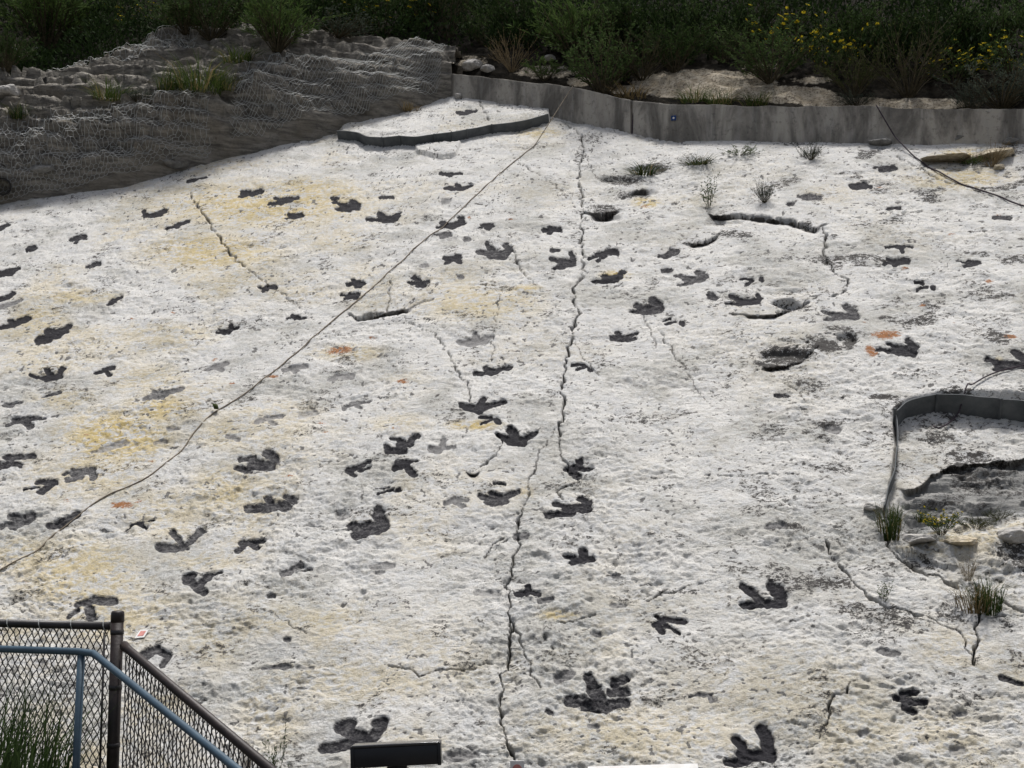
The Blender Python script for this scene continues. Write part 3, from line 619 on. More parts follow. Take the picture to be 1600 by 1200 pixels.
# lips that overhang: the bed above each break is pushed out over it
SH = np.where(inp, 0.045*sstep(-16, -1, dl)*(dl <= 0.5)*sstep(1405, 1440, GXp), 0)
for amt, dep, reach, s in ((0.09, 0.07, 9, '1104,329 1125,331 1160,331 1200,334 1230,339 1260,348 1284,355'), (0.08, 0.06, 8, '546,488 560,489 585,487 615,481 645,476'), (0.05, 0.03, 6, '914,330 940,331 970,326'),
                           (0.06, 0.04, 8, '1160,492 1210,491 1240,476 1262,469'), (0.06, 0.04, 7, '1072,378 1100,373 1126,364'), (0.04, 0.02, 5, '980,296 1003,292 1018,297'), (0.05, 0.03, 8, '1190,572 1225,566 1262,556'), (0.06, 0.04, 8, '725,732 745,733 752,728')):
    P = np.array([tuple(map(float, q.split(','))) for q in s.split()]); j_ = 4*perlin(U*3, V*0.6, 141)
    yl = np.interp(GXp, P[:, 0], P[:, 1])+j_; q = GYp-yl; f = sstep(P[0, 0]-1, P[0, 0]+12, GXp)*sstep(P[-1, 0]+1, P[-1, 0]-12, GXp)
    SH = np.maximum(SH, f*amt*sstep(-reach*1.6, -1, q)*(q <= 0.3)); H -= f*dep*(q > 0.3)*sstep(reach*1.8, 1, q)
    att['soil_shade'] = np.maximum(att['soil_shade'], 0.85*f*(q > -2.2)*sstep(reach*0.7, reach*0.4, q+1.5*perlin(U*9, V*9, 142)))  # near-black band paints the shade beneath each lip
H = H - 0.02
Pd = Pw + H[..., None]*NRM - SH[..., None]*EV
VV = Pd.reshape(-1, 3); nx = len(gx)
idx = np.arange(NY*nx).reshape(NY, nx)
QF = np.stack([idx[:-1, :-1], idx[:-1, 1:], idx[1:, 1:], idx[1:, :-1]], -1).reshape(-1, 4)
fid = np.max(np.stack([pid[:-1, :-1], pid[:-1, 1:], pid[1:, 1:], pid[1:, :-1]], -1), -1).reshape(-1)
ATT = {k: a.reshape(-1) for k, a in att.items()}
def sub_mesh(name, faces, mat, parent=None, loc=None):
    u_, inv = np.unique(faces, return_inverse=True)
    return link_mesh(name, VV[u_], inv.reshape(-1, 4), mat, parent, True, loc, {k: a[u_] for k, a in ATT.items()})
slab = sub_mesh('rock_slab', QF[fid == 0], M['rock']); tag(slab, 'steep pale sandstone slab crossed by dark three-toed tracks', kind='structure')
order = np.argsort(fid, kind='stable'); cnt = np.bincount(fid, minlength=len(TRK)+1); off = np.r_[0, np.cumsum(cnt)]
for i, (dk, S) in enumerate(TRK):
    f = QF[order[off[i+1]:off[i+2]]]
    if len(f) < 4: continue
    c = VV[np.unique(f)].mean(0)
    nm = 'footprint' if len(S) > 1 else 'toe_mark'
    o = sub_mesh(nm, f, M['rock'], slab, c)
    if len(S) > 1: o['label'] = ('dark charcoal-filled' if dk > 0.72 else 'faded grey') + ' three-toed footprint sunk in the pale rock'
    else: o['label'] = 'single dark dent of a track in the pale rock'
def surf(px, py, dh=0.0):
    """world point on the built slab surface at a survey coordinate"""
    j = int(np.clip(np.searchsorted(gx, px), 0, nx-1)); i = int(np.clip(round((1360-py)/(1360-yt[j])*(NY-1)), 0, NY-1))
    return Pd[i, j] + NRM*dh

# ------------------------------------------------------------------ mudstone bank on the left, hillside behind
bl_u, bl_v = pxuv(BANK_LINE[:, 0], BANK_LINE[:, 1]); tl_u, tl_v = pxuv(TOPLINE[:, 0], TOPLINE[:, 1])
PROF_D = np.array([-0.6, -0.05, 0.02, 0.16, 0.45, 0.68, 0.9, 1.3, 2.0, 3.2, 4.6, 7.0])
PROF_H = np.array([-0.5, -0.08, 0.03, 0.28, 0.62, 0.84, 0.92, 0.95, 1.00, 1.10, 1.25, 1.4])
_cx = np.array([-700, -300, 0, 120, 200, 350, 450, 560, 650, 700.]); _cd = np.array([3.0, 3.0, 2.9, 3.8, 4.0, 3.3, 2.6, 1.9, 1.25, 0.8])
cr_u = pxuv(_cx, np.interp(_cx, BANK_LINE[:, 0], BANK_LINE[:, 1]))[0]
def bank_h(u, v, detail=True):
    d = v-np.interp(u, bl_u, bl_v); crest = np.interp(u, cr_u, _cd)+0.25*fbm(u*0.9, u*0, 201, 2)
    d2 = d+0.16*fbm(u*1.1, v*0.8, 202, 3)
    h = np.interp(d2, PROF_D, PROF_H)
    # overhanging bench and hollows in the face
    face = sstep(0.0, 0.2, d)*sstep(1.1, 0.7, d)
    h = h-face*0.50*np.clip(fbm(u*0.8+3, v*1.8, 203, 3)+0.05, 0, 1)
    if detail:
        h = h+0.09*fbm(u*1.4, v*1.9, 204, 4)*sstep(0, 0.4, d)
        q = fbm(u*0.5+v*0.25, v*2.4, 205, 3)*5; h = h+0.035*(np.floor(q)+0.5+sstep(0.35, 0.65, q-np.floor(q)))*sstep(0.05, 0.4, d)
        h = h+0.045*fbm(u*6, v*8, 206, 3)*sstep(0, 0.2, d)
        h = h-0.12*np.clip(1-np.abs(fbm(u*1.7+9, v*3.0, 207, 3))*4.5, 0, 1)*sstep(0.05, 0.3, d)
        cc_, cr_ = cells(u*3.2+0.4*perlin(u*3, v*3, 208), v*4.2, 209); h = h+0.18*(cr_-0.4)*sstep(0.62, 0.30, cc_)*sstep(0.05, 0.3, d)
    if detail:
        zz = (v*EV[2]+h*NRM[2])/0.27+0.7*fbm(u*0.5, v*0.5, 214, 3); sw = zz-np.floor(zz); h = h+0.16*(sstep(0, 0.22, sw)-sw)*sstep(0.02, 0.2, d)
    h = np.where(h > 0.3, 0.3+(h-0.3)*(1-0.36*sstep(-5.2, -2.9, u)), h)
    return h-0.8*sstep(0, 1.2, d-crest)
ub = np.linspace(-19, pxuv(706, 160)[0], 330); db = np.concatenate([np.linspace(-0.5, 1.3, 120, endpoint=False), np.linspace(1.3, 6.2, 110)])
UB, DB = np.meshgrid(ub, db); VB = DB+np.interp(UB, bl_u, bl_v); HB = bank_h(UB, VB)
def grid_faces(r, c):
    i = np.arange(r*c).reshape(r, c); return np.stack([i[:-1, :-1], i[:-1, 1:], i[1:, 1:], i[1:, :-1]], -1).reshape(-1, 4)
bank = link_mesh('rock_bank', W(UB, VB, HB).reshape(-1, 3), grid_faces(*UB.shape), M['bank'], None, True); tag(bank, 'grey crumbling mudstone bank behind the slab', kind='structure')

def hill_h(u, v):
    d = v-np.interp(u, tl_u, tl_v)
    left = np.interp(d, [0, 0.8, 2, 4, 8, 40], [-0.4, 0.1, 0.55, 0.75, 0.9, 2.0])
    right = np.interp(d, [0.12, 0.42, 0.9, 1.6, 4, 40], [-0.5, 0.13, 0.30, 0.42, 0.45, 1.5])
    s = sstep(-3.6, -2.2, u)
    return left*(1-s)+right*s + 0.10*fbm(u*0.7, v*0.7, 211, 3)*sstep(0.5, 1.5, d) + 0.07*fbm(u*3, v*3.6, 212, 4, 0.6)*sstep(0.4, 0.9, d)
uh = np.concatenate([np.linspace(-45, -18, 30, endpoint=False), np.linspace(-18, 12, 300), np.linspace(12, 40, 31)[1:]])
dh_ = np.concatenate([np.linspace(0.05, 4, 80, endpoint=False), np.linspace(4, 14, 70, endpoint=False), np.linspace(14, 70, 40)])
UH, DH = np.meshgrid(uh, dh_); VH = DH+np.interp(UH, tl_u, tl_v); PH = W(UH, VH, hill_h(UH, VH))
hx, hy = to_px(PH); pale = np.zeros(UH.shape)
for (x, y, a, b, s) in ((1100,132,120,24,1),(1230,148,80,14,1),(1330,160,90,9,.9),(1440,162,90,9,1),(855,112,60,12,.6),(905,128,20,8,.9),(30,80,30,14,.6),(970,140,20,8,.9),(1190,104,40,6,.7),(730,95,40,10,.5),(1270,125,40,6,.7)):
    pale = np.maximum(pale, s*sstep(1.3, 0.6, np.hypot((hx-x)/a, (hy-y)/b)))
hill = link_mesh('hillside', PH.reshape(-1, 3), grid_faces(*UH.shape), M['hill'], None, True, None, {'pale': pale.reshape(-1)}); tag(hill, 'dark overgrown hillside above the slab', kind='structure')
def hill_at(px, py, bank_too=True):
    """first surface met along a sight line: bank or hillside"""
    d = ray(px, py); ts = np.linspace(14, 45, 900); P = C0+d*ts[:, None]; u, v = uv_of(P); h = (P-ORG)@NRM
    g = hill_h(u, v)
    if bank_too: g = np.where(u < ub[-1], np.maximum(g, bank_h(u, v)), g)
    k = np.argmax(h < g); return P[k], ts[k]

# level ground in front of the slab and behind the camera
xs = np.r_[np.linspace(-400, -8, 12), np.linspace(-7.5, 7.5, 61), np.linspace(8, 400, 12)]; ys = np.r_[np.linspace(-400, -2, 10), np.linspace(-1.5, 9.5, 45), np.linspace(10, 16, 4)]
XG, YG = np.meshgrid(xs, ys); ZG = -0.55+0.55*sstep(-1.2, -2.3, XG)*sstep(8.8, 7.6, YG) + 0.03*fbm(XG*0.8, YG*0.8, 221, 3)
ZG = np.where(YG > 9, ZG-0.8*(YG-9), ZG)
ground = link_mesh('ground', np.stack([XG, YG, ZG], -1).reshape(-1, 3), grid_faces(*XG.shape), M['gravel_verge'], None, True); tag(ground, kind='structure')

# ------------------------------------------------------------------ concrete retaining wall
wbx = np.unique(np.r_[np.arange(694, 2000, 6), 985.0]); wby = np.interp(wbx, WALL_BASE[:, 0], WALL_BASE[:, 1]); wty = np.interp(wbx, WALL_TOP[:, 0], WALL_TOP[:, 1])
WBp = on_plane(wbx, wby); WZ = (WBp-C0)@FW; WHt = (wby-wty)*WZ/FPX/math.cos(PITCH)*1.02 + 0.022*fbm(wbx*0.013+3, wbx*0+0.4, 231, 5, 0.75)
tang = np.gradient(WBp, axis=0); tang[:, 2] = 0; tang /= np.linalg.norm(tang, axis=1)[:, None]; back = np.stack([-tang[:, 1], tang[:, 0], 0*tang[:, 0]], 1)
wall = empty('retaining_wall', WBp[40], 'long low grey concrete wall with pale water streaks above the slab', 'wall')
def wall_section(i0, i1):
    rows = np.linspace(0, 1, 9); Vs = []
    prof = [(0.0, r) for r in rows] + [(0.02, 1.012), (0.24, 1.012), (0.26, 0.95), (0.26, 0.0)]
    for (bk, r) in prof:
        b0 = WBp[i0:i1] - np.array([0, 0, 0.15]) + back[i0:i1]*bk
        n = 0.004*fbm(wbx[i0:i1]*0.03, wbx[i0:i1]*0+r*3, 232, 3)
        p = b0+np.array([0, 0, 1.])*((WHt[i0:i1]+0.15)*r)[:, None] + back[i0:i1]*(n if bk == 0 else 0*n)[:, None]
        Vs.append(p)
    Vs = np.stack(Vs); R, Cn = Vs.shape[:2]
    F = [tuple(f[::-1]) for f in grid_faces(R, Cn).tolist()]
    F += [tuple(r*Cn for r in range(R)), tuple(r*Cn+Cn-1 for r in range(R-1, -1, -1))]
    link_mesh('wall_section', Vs.reshape(-1, 3), F, M['wall'], wall, False)
kj = int(np.argmin(abs(wbx-985)))
wall_section(0, kj+1)
back2 = back.copy(); WBp[kj+1:] += back[kj+1:]*0.015; wall_section(kj+1, len(wbx)-1)
mb = MB(); jp = WBp[kj]-back[kj]*0.012
mb.tube([jp+np.array([0.03, 0, -0.05]), jp+np.array([0.05, 0, 0.25]), jp+np.array([0.10, 0, WHt[kj]])], 0.012, 5); mb.out('drain_hose', M['rope_dark'], wall)
def wall_pt(px, f, out=0.0):
    p = np.array([np.interp(px, wbx, WBp[:, i]) for i in range(3)]); h = np.interp(px, wbx, WHt); b = np.array([np.interp(px, wbx, back[:, i]) for i in range(3)])
    return p+np.array([0, 0, h*f])-b*out, b
# blue survey tag on the wall
tp, tb = wall_pt(1053, 0.60, 0.016); tx = np.array([-tb[1], tb[0], 0])*-1
tagr = empty('survey_tag', tp, 'small square blue tag with a white dot fixed to the concrete wall', 'tag')
plate = MB().box(tp, tx, 0.038, tb, 0.006, [0, 0, 1], 0.038, 0.003).out('plate', M['blue_tag'], tagr)
dot = MB(); ang = np.linspace(0, 2*math.pi, 17)[:-1]; q0 = tp-tb*0.0085
dv = [q0+0.015*(math.cos(a)*tx+math.sin(a)*np.array([0, 0, 1.])) for a in ang]; dw = [p+tb*0.003 for p in dv]
dot.add(dv+dw, [tuple(range(16)), *[(i, i+16, (i+1) % 16+16, (i+1) % 16) for i in range(16)]]); dot.out('dot', M['white_paint'], plate)

# ------------------------------------------------------------------ diverter strips pinned to the slab
def strip(root, P_px, lo, hi, thick, joints, name='panel', stakes=()):
    P = smooth_line(np.array(P_px, float), 3.0, 2); base = on_plane(P[:, 0], P[:, 1])
    t = np.gradient(base, axis=0); t /= np.linalg.norm(t, axis=1)[:, None]; side = np.cross(NRM, t)
    s = np.arange(len(P)); cuts = [0]+[int(np.argmin(np.hypot(P[:, 0]-x, P[:, 1]-y))) for x, y in joints]+[len(P)-1]
    for a, b in zip(cuts[:-1], cuts[1:]):
        q = base[a:b+1]; sd = side[a:b+1]; n = len(q)
        if n < 2: continue
        wob = (0.006*np.sin(np.arange(n)*0.35+a))[:, None]
        V = np.concatenate([q+NRM*lo+sd*wob, q+NRM*hi+sd*wob, q+NRM*hi+sd*(wob+thick), q+NRM*lo+sd*(wob+thick)]); F = []
        for k in range(4):
            k2 = (k+1) % 4
            F += [(k*n+i, k*n+i+1, k2*n+i+1, k2*n+i) for i in range(n-1)]
        F += [(0, n, 2*n, 3*n), (n-1, 4*n-1, 3*n-1, 2*n-1)]
        link_mesh(name, V, F, M['edging'], root)
    for (x, y, sgn) in stakes:
        k = int(np.argmin(np.hypot(P[:, 0]-x, P[:, 1]-y))); p = base[k]+side[k]*(thick+0.01 if sgn > 0 else -0.012)
        MB().tube([p+NRM*(lo-0.05), p+NRM*(hi+0.015)], 0.011, 6).out('stake', M['edging'], root)
r1 = empty('diverter_strip', on_plane(690, 222), 'long grey upright edging strip under the raised bed, below the wall', 'edging')
strip(r1, EDGE_TOP, -0.06, 0.125, 0.018, [(560,219),(626,224),(717,217),(767,207)], stakes=[(626,225,-1),(680,222,-1),(706,219,-1),(730,215,-1),(768,208,-1),(600,227,-1)])
r2 = empty('diverter_strip', on_plane(1450, 631), 'curved grey upright edging strip around the broken pit at the right', 'edging')
strip(r2, EDGE_RIGHT[7:], -0.12, 0.05, 0.008, [(1402,702)])
strip(r2, EDGE_RIGHT[:8], -0.16, 0.10, 0.010, [(1600,641),(1560,637),(1462,629)], stakes=[(1462,629,1),(1563,637,1),(1399,655,-1)])

# ------------------------------------------------------------------ ropes and cables
def cable(name, pts, r, mat, label, cat='rope'):
    P = smooth_line(np.array(pts), 0.06, 2)
    o = MB().tube(list(P), r, 6).out(name, mat, None, True, P[0]); return tag(o, label, cat)
a0 = wall_pt(897, 1.03, 0.03)[0]
def drape_px(pts, lift, step=9.0): return [surf(x, y, lift) for x, y in resample(np.array(pts, float), step)]
line = [a0] + drape_px(((838,224),(760,288),(700,343),(640,394),(590,440),(545,478),(500,516),(455,556),(410,592),(370,620),(338,640)), 0.010)
cable('rope', line+drape_px(((318,656),(300,675),(280,702),(262,718),(238,738),(215,750),(185,762),(160,772),(138,786),(122,800),(100,816),(80,832),(62,852),(38,868),(10,882),(-30,905),(-90,945),(-160,985)), 0.006), 0.0068, M['rope_tan'], 'long thin rope running from the wall down across the slab to the left edge')
a1 = wall_pt(1371, 1.02, 0.03)[0]
cable('rope', [a1, wall_pt(1398, 0.15, 0.06)[0]]+drape_px(((1425,242),(1450,258),(1478,273),(1500,284),(1540,299),(1575,311),(1600,320),(1660,344),(1740,380)), 0.02), 0.0105, M['rope_dark'], 'dark rope hanging over the wall and leaving at the right edge')
cable('cable', [surf(x, y, 0.025) for x, y in ((1640,560),(1600,566),(1572,575),(1548,582),(1530,592),(1516,603))]+[on_plane(1511, 612, 0.02)+NRM*0.10, on_plane(1507, 622, 0.02)+NRM*0.11]+[surf(x, y, 0.03) for x, y in ((1500,634),(1490,646),(1474,656),(1462,662),(1458,658),(1458,654))], 0.0075, M['rope_dark'], 'short dark cable looped over the curved edging strip at the right', 'cable')
mbk = MB(); kp = surf(338, 640, 0.05); mbk.tube([kp+EU*-0.05+EV*0.06, kp, kp+EU*0.03-EV*0.03], [0.008, 0.028, 0.012], 6)
tag(mbk.out('rope_knot', M['leaf_olive'], None, True, kp), 'small green knotted rag tied on the long rope', 'knot')

# ------------------------------------------------------------------ wire netting draped over the bank
_aw = np.r_[0, np.cumsum(np.hypot(np.diff(PROF_D[2:]), np.diff(PROF_H[2:])))]; _ad = PROF_D[2:]
def drape(us, ws, lift=0.045):
    d = np.interp(ws, _aw, _ad); v = d+np.interp(us, bl_u, bl_v)
    h = 0.30*bank_h(us, v)+0.35*bank_h(us+0.22, v+0.1)+0.35*bank_h(us-0.22, v-0.1)
    return W(us, v, np.maximum(h, bank_h(us, v)-0.015)+lift)
def wires(segA, segB, r):
    """triangular prisms for many wire pieces at once"""
    A = np.asarray(segA); B = np.asarray(segB); t = B-A; t /= np.linalg.norm(t, axis=1)[:, None]+1e-9
    ref = np.cross(t, NRM); ref /= np.linalg.norm(ref, axis=1)[:, None]+1e-9; b = np.cross(t, ref)
    n = len(A); Vv = np.zeros((n, 6, 3))
    for k in range(3):
        o = r*(math.cos(2.0944*k)*ref+math.sin(2.0944*k)*b); Vv[:, k] = A+o; Vv[:, 3+k] = B+o
    f = np.array([(0, 1, 4, 3), (1, 2, 5, 4), (2, 0, 3, 5)]); F = (f[None]+6*np.arange(n)[:, None, None]).reshape(-1, 4)
    return Vv.reshape(-1, 3), F
def netting(u0, u1, w0, w1, cell, style, r, label, keep=None):
    A = []; B = []
    cw = cell; ch = cell*1.2
    nu = int((u1-u0)/cw); nw = int((w1-w0)/(ch*0.75 if style == 'hex' else ch*0.5))
    for j in range(nw):
        for i in range(nu):
            if style == 'hex':
                cx_ = u0+(i+0.5*(j % 2))*cw; cy = w0+j*ch*0.75
                p = [(cx_-cw/2, cy-ch*.25), (cx_, cy-ch*.5), (cx_+cw/2, cy-ch*.25), (cx_+cw/2, cy+ch*.25)]
                segs = [(p[0], p[1]), (p[1], p[2]), (p[2], p[3])]
            else:
                cx_ = u0+(i+0.5*(j % 2))*cw; cy = w0+j*ch*0.5
                segs = [((cx_, cy), (cx_+cw/2, cy+ch*.5)), ((cx_, cy), (cx_-cw/2, cy+ch*.5))]
            for a, b in segs: A.append(a); B.append(b)
    A = np.array(A); B = np.array(B)
    if keep is not None:
        k = keep(A[:, 0], A[:, 1]); A = A[k]; B = B[k]
    a3 = drape(A[:, 0], A[:, 1]); b3 = drape(B[:, 0], B[:, 1])
    Vv, F = wires(a3, b3, r); c = a3.mean(0)
    return tag(link_mesh('wire_netting', Vv, F, M['wire'], None, False, c), label, 'netting')
def ubx(x): return float(np.interp(x, BANK_LINE[:, 0], bl_u))
netting(ubx(-160), ubx(330), 0.06, 1.55, 0.072, 'hex', 0.0037, 'hexagonal wire netting hung over the dark lower face of the bank', lambda u, w: w < 1.25+0.3*perlin(u*0.7, u*0, 241))
netting(ubx(365), ubx(690), 0.08, 2.1, 0.078, 'diamond', 0.0037, 'diamond wire netting covering the bank next to the concrete wall', lambda u, w: (w < 1.75+0.35*perlin(u*0.9, u*0, 242)) & (w > 0.1+0.25*np.clip(perlin(u*0.6+3, u*0, 243)+.3, 0, 1)))
netting(ubx(-40), ubx(215), 3.0, 4.9, 0.085, 'hex', 0.0037, 'hexagonal wire netting pegged along the top edge of the bank at left', lambda u, w: np.abs(w-4.0-0.35*perlin(u*.5, u*0, 244)) < 0.55)

# ------------------------------------------------------------------ loose rocks
def rock_mesh(seed, sx, sy, sz):
    bm = bmesh.new(); bmesh.ops.create_icosphere(bm, subdivisions=4, radius=1.0)
    co = np.array([v.co[:] for v in bm.verts]); rn = np.random.RandomState(seed)
    for _ in range(9):                                        # chop flat faces like broken sandstone
        d = rn.normal(size=3); d /= np.linalg.norm(d); lim = rn.uniform(0.55, 0.85); s = co@d
        co = co-np.clip(s-lim, 0, None)[:, None]*d*0.92
    n = fbm(co[:, 0]*2+seed, co[:, 1]*2+co[:, 2]*1.7, 251, 4); co = co*(1+0.16*n)[:, None]*np.array([sx, sy, sz])
    F = [[v.index for v in f.verts] for f in bm.faces]; bm.free(); return co, F
def rock(px, py, w_px, h_px, seed, mat, label, on='slab', depth=1.0, rot=0.0):
    if on == 'slab': P = surf(px, py)
    else: P = hill_at(px, py)[0]
    Z = (P-C0)@FW; m = Z/FPX; co, F = rock_mesh(seed, w_px*m/2, w_px*m/2*depth, h_px*m/2)
    ca, sa = math.cos(rot), math.sin(rot); co = np.stack([co[:, 0]*ca-co[:, 2]*sa, co[:, 1], co[:, 0]*sa+co[:, 2]*ca], 1)
    return tag(link_mesh('rock', P+co+np.array([0, 0, h_px*m*0.18]), F, M[mat], None, False, P), label, 'rock')
rock(1478, 244, 86, 9, 1, 'boulder', 'long low buff rock at the foot of the concrete wall')
rock(1548, 243, 84, 17, 2, 'boulder', 'yellowish boulder behind the dry tan weed by the wall', rot=.1)
rock(1560, 262, 22, 13, 3, 'boulder', 'small yellow stone below the yellowish boulder near the wall')
rock(1375, 222, 40, 16, 4, 'grey_stone', 'flat grey stone wedged at the wall foot under the hanging rope')
rock(1580, 223, 26, 14, 5, 'grey_stone', 'small grey stone at the wall foot near the right edge')
rock(1495, 219, 34, 12, 15, 'grey_stone', 'flat grey stone at the wall foot above the buff rock')
rock(737, 106, 36, 22, 6, 'pale_stone', 'pale rock chunk sitting on the left end of the wall', 'hill')
rock(762, 112, 24, 16, 16, 'pale_stone', 'smaller pale stone on the wall beside the larger chunk', 'hill')
rock(716, 160, 16, 10, 7, 'pale_stone', 'pale stone on the slab at the left foot of the wall')
rock(690, 155, 18, 10, 8, 'pale_stone', 'pale stone under the netting beside the wall end')
rock(12, 150, 42, 30, 9, 'pale_stone', 'pale squared rock block on the bank at the left edge', 'hill')
rock(68, 268, 40, 18, 10, 'grey_stone', 'grey block under the hexagonal netting at the far left', 'hill')
rock(275, 150+112, 50, 14, 11, 'grey_stone', 'long grey slab of stone at the foot of the netted bank', 'hill')
rock(25, 83, 22, 14, 12, 'pale_stone', 'white stone among the weeds at the upper left', 'hill')
rock(62, 80, 18, 9, 13, 'pale_stone', 'second white stone among the weeds at the upper left', 'hill')
rock(860, 94, 22, 12, 14, 'pale_stone', 'white stone in the brush above the wall', 'hill')
rock(1440, 852, 60, 20, 21, 'pale_stone', 'large pale rock below the pit beside the yellow-flowered weed')
rock(1500, 854, 56, 18, 22, 'boulder', 'rounded buff rock in the middle of the rubble under the pit')
rock(1588, 842, 60, 28, 23, 'pale_stone', 'big pale rock at the right edge under the pit')
rock(1362, 792, 34, 14, 25, 'pale_stone', 'flat pale stone against the lower end of the curved strip')
rock(1470, 790, 24, 10, 26, 'boulder', 'small orange-buff stone on the grey bed of the pit')
# drain pipe stub at the far left
pp = hill_at(4, 292)[0]; pr = empty('drain_pipe', pp, 'open end of a black drain pipe at the left edge of the bank', 'pipe')
m_ = MB(); ax = np.array([0.35, -0.9, -0.2]); ax /= np.linalg.norm(ax); e1 = np.cross(ax, [0, 0, 1.]); e1 /= np.linalg.norm(e1); e2 = np.cross(e1, ax)
rings = [(0.0, 0.13), (0.5, 0.13), (0.5, 0.105), (0.05, 0.105)]; Vp = []
for (l, r) in rings: Vp += [pp+ax*(l-0.35)+r*(math.cos(a)*e1+math.sin(a)*e2) for a in np.linspace(0, 2*math.pi, 21)[:-1]]
Fp = [(k*20+i, k*20+(i+1) % 20, (k+1)*20+(i+1) % 20, (k+1)*20+i) for k in range(3) for i in range(20)]+[tuple(60+i for i in range(19, -1, -1))]
m_.add(Vp, Fp).out('pipe', M['black_plastic'], pr)

# ------------------------------------------------------------------ plants
def leaf_quads(P, D, L, Wd, rn):
    n = len(P); D = D/(np.linalg.norm(D, axis=1)[:, None]+1e-9); r = rn.normal(size=(n, 3)); S = np.cross(D, r); S /= np.linalg.norm(S, axis=1)[:, None]+1e-9
    L = np.asarray(L)[:, None]; Wd = np.asarray(Wd)[:, None]; nn = np.cross(S, D)
    V = np.stack([P, P+D*L*0.55+S*Wd-nn*L*0.06, P+D*L+nn*L*0.05, P+D*L*0.55-S*Wd-nn*L*0.06], 1).reshape(-1, 3)
    return V, np.arange(4*n).reshape(-1, 4)
def make_shrub(seed, h=1.0, spread=0.7, nstem=26, nleaf=1500, ll=0.06, lw=0.009, droop=0.15, up=0.6, branch=3, sparse=0.25):
    rn = np.random.RandomState(seed); st = MB(); Pn = []; Dn = []; tips = []
    for i in range(nstem):
        a = rn.uniform(0, 2*math.pi); tilt = spread*math.sqrt(rn.uniform(0.0, 1)); hh = h*rn.uniform(0.6, 1.05)*(1-0.25*tilt)
        d = np.array([math.cos(a)*tilt, math.sin(a)*tilt, 1.0]); p0 = np.array([math.cos(a), math.sin(a), 0])*0.05*h*rn.uniform(0, 1)
        pts = [p0+d*hh*t+np.array([math.cos(a), math.sin(a), 0])*droop*hh*t*t+rn.normal(size=3)*0.018*h*t for t in (0, .35, .7, 1)]
        st.tube(pts, [0.010*h, 0.007*h, 0.005*h, 0.002*h], 3, False); curves = [pts]
        for b in range(branch):
            t = rn.uniform(0.3, 0.85); k = min(2, int(t*3)); q = pts[k]+(pts[k+1]-pts[k])*(t*3-k); bd = np.array([math.cos(a)*tilt, math.sin(a)*tilt, 0.9])+rn.normal(size=3)*0.5; bd[2] = abs(bd[2])
            L = hh*rn.uniform(0.2, 0.4); e = [q, q+bd*L*0.5, q+bd*L+np.array([0, 0, 0.05*h])]; st.tube(e, [0.004*h, 0.003*h, 0.0015*h], 3, False); curves.append(e)
        for c in curves:
            c = np.array(c); tips.append(c[-1]); m = max(3, int(nleaf/(nstem*(branch+1))))
            t = sparse+(1-sparse)*rn.uniform(0, 1, m)**0.8; s = t*(len(c)-1); k = np.minimum(s.astype(int), len(c)-2); q = c[k]+(c[k+1]-c[k])*(s-k)[:, None]
            ax_ = (c[-1]-c[0])/(np.linalg.norm(c[-1]-c[0])+1e-9); Pn.append(q); Dn.append(ax_*up+rn.normal(size=(m, 3))*0.55)
    P = np.concatenate(Pn); D = np.concatenate(Dn); n = len(P)
    V, F = leaf_quads(P, D, ll*rn.uniform(0.5, 1.2, n), lw*rn.uniform(0.6, 1.3, n), rn)
    return st, (V, F), np.array(tips)
def make_grass(seed, h=0.4, n=160, spread=0.16, lean=0.5, w=0.006):
    rn = np.random.RandomState(seed); V = []; F = []; k = 0
    for i in range(n):
        a = rn.uniform(0, 2*math.pi); r = spread*math.sqrt(rn.uniform()); b = np.array([math.cos(a)*r, math.sin(a)*r, -0.02]); ln = lean*rn.uniform(0.2, 1); hh = h*(0.25+0.85*rn.uniform()**1.3)
        a2 = a+rn.normal()*0.7; o = np.array([math.cos(a2), math.sin(a2), 0]); sd = np.array([-o[1], o[0], 0])*w*rn.uniform(.6, 1.2)
        m1 = b+np.array([0, 0, hh*0.55])+o*ln*hh*0.25; m2 = b+np.array([0, 0, hh*(1-0.25*ln)])+o*ln*hh*0.8
        V += [b-sd, b+sd, m1-sd*.8, m1+sd*.8, m2]; F += [(k, k+1, k+3, k+2), (k+2, k+3, k+4)]; k += 5
    return np.array(V), F
def make_flowers(tips, r, seed, frac=0.8):
    rn = np.random.RandomState(seed); mb = MB()
    for t in tips:
        if rn.uniform() > frac: continue
        n = np.array([rn.normal()*0.5, -0.7+rn.normal()*0.4, 0.7]); n /= np.linalg.norm(n); a = np.cross(n, [1, 0.2, 0]); a /= np.linalg.norm(a); b = np.cross(n, a); V = [t+n*r*0.15]
        for k in range(16):
            rr = r*(1.0 if k % 2 == 0 else 0.62)*rn.uniform(0.85, 1.1); an = 2*math.pi*k/16; V.append(t+rr*(math.cos(an)*a+math.sin(an)*b)-n*r*0.12*(k % 2))
        mb.add(V, [(0, k+1, (k+1) % 16+1) for k in range(16)])
    return mb
PROTO = {}
def proto(key, stems, leaves, leafmat, flowers=None, stemmat='stem'):
    d = {}
    def mk(n, V, F, mat):
        me = bpy.data.meshes.new(n)
        me.from_pydata(np.asarray(V).tolist(), [], [tuple(f) for f in (F.tolist() if isinstance(F, np.ndarray) else F)]); me.materials.append(M[mat]); me.update(); return me
    if stems is not None: d['stems'] = mk(key+'_stems', np.concatenate(stems.V), stems.F, stemmat)
    d['foliage'] = mk(key+'_foliage', leaves[0], leaves[1], leafmat)
    if flowers is not None and flowers.V: d['flowers'] = mk(key+'_flowers', np.concatenate(flowers.V), flowers.F, 'petal')
    PROTO[key] = d
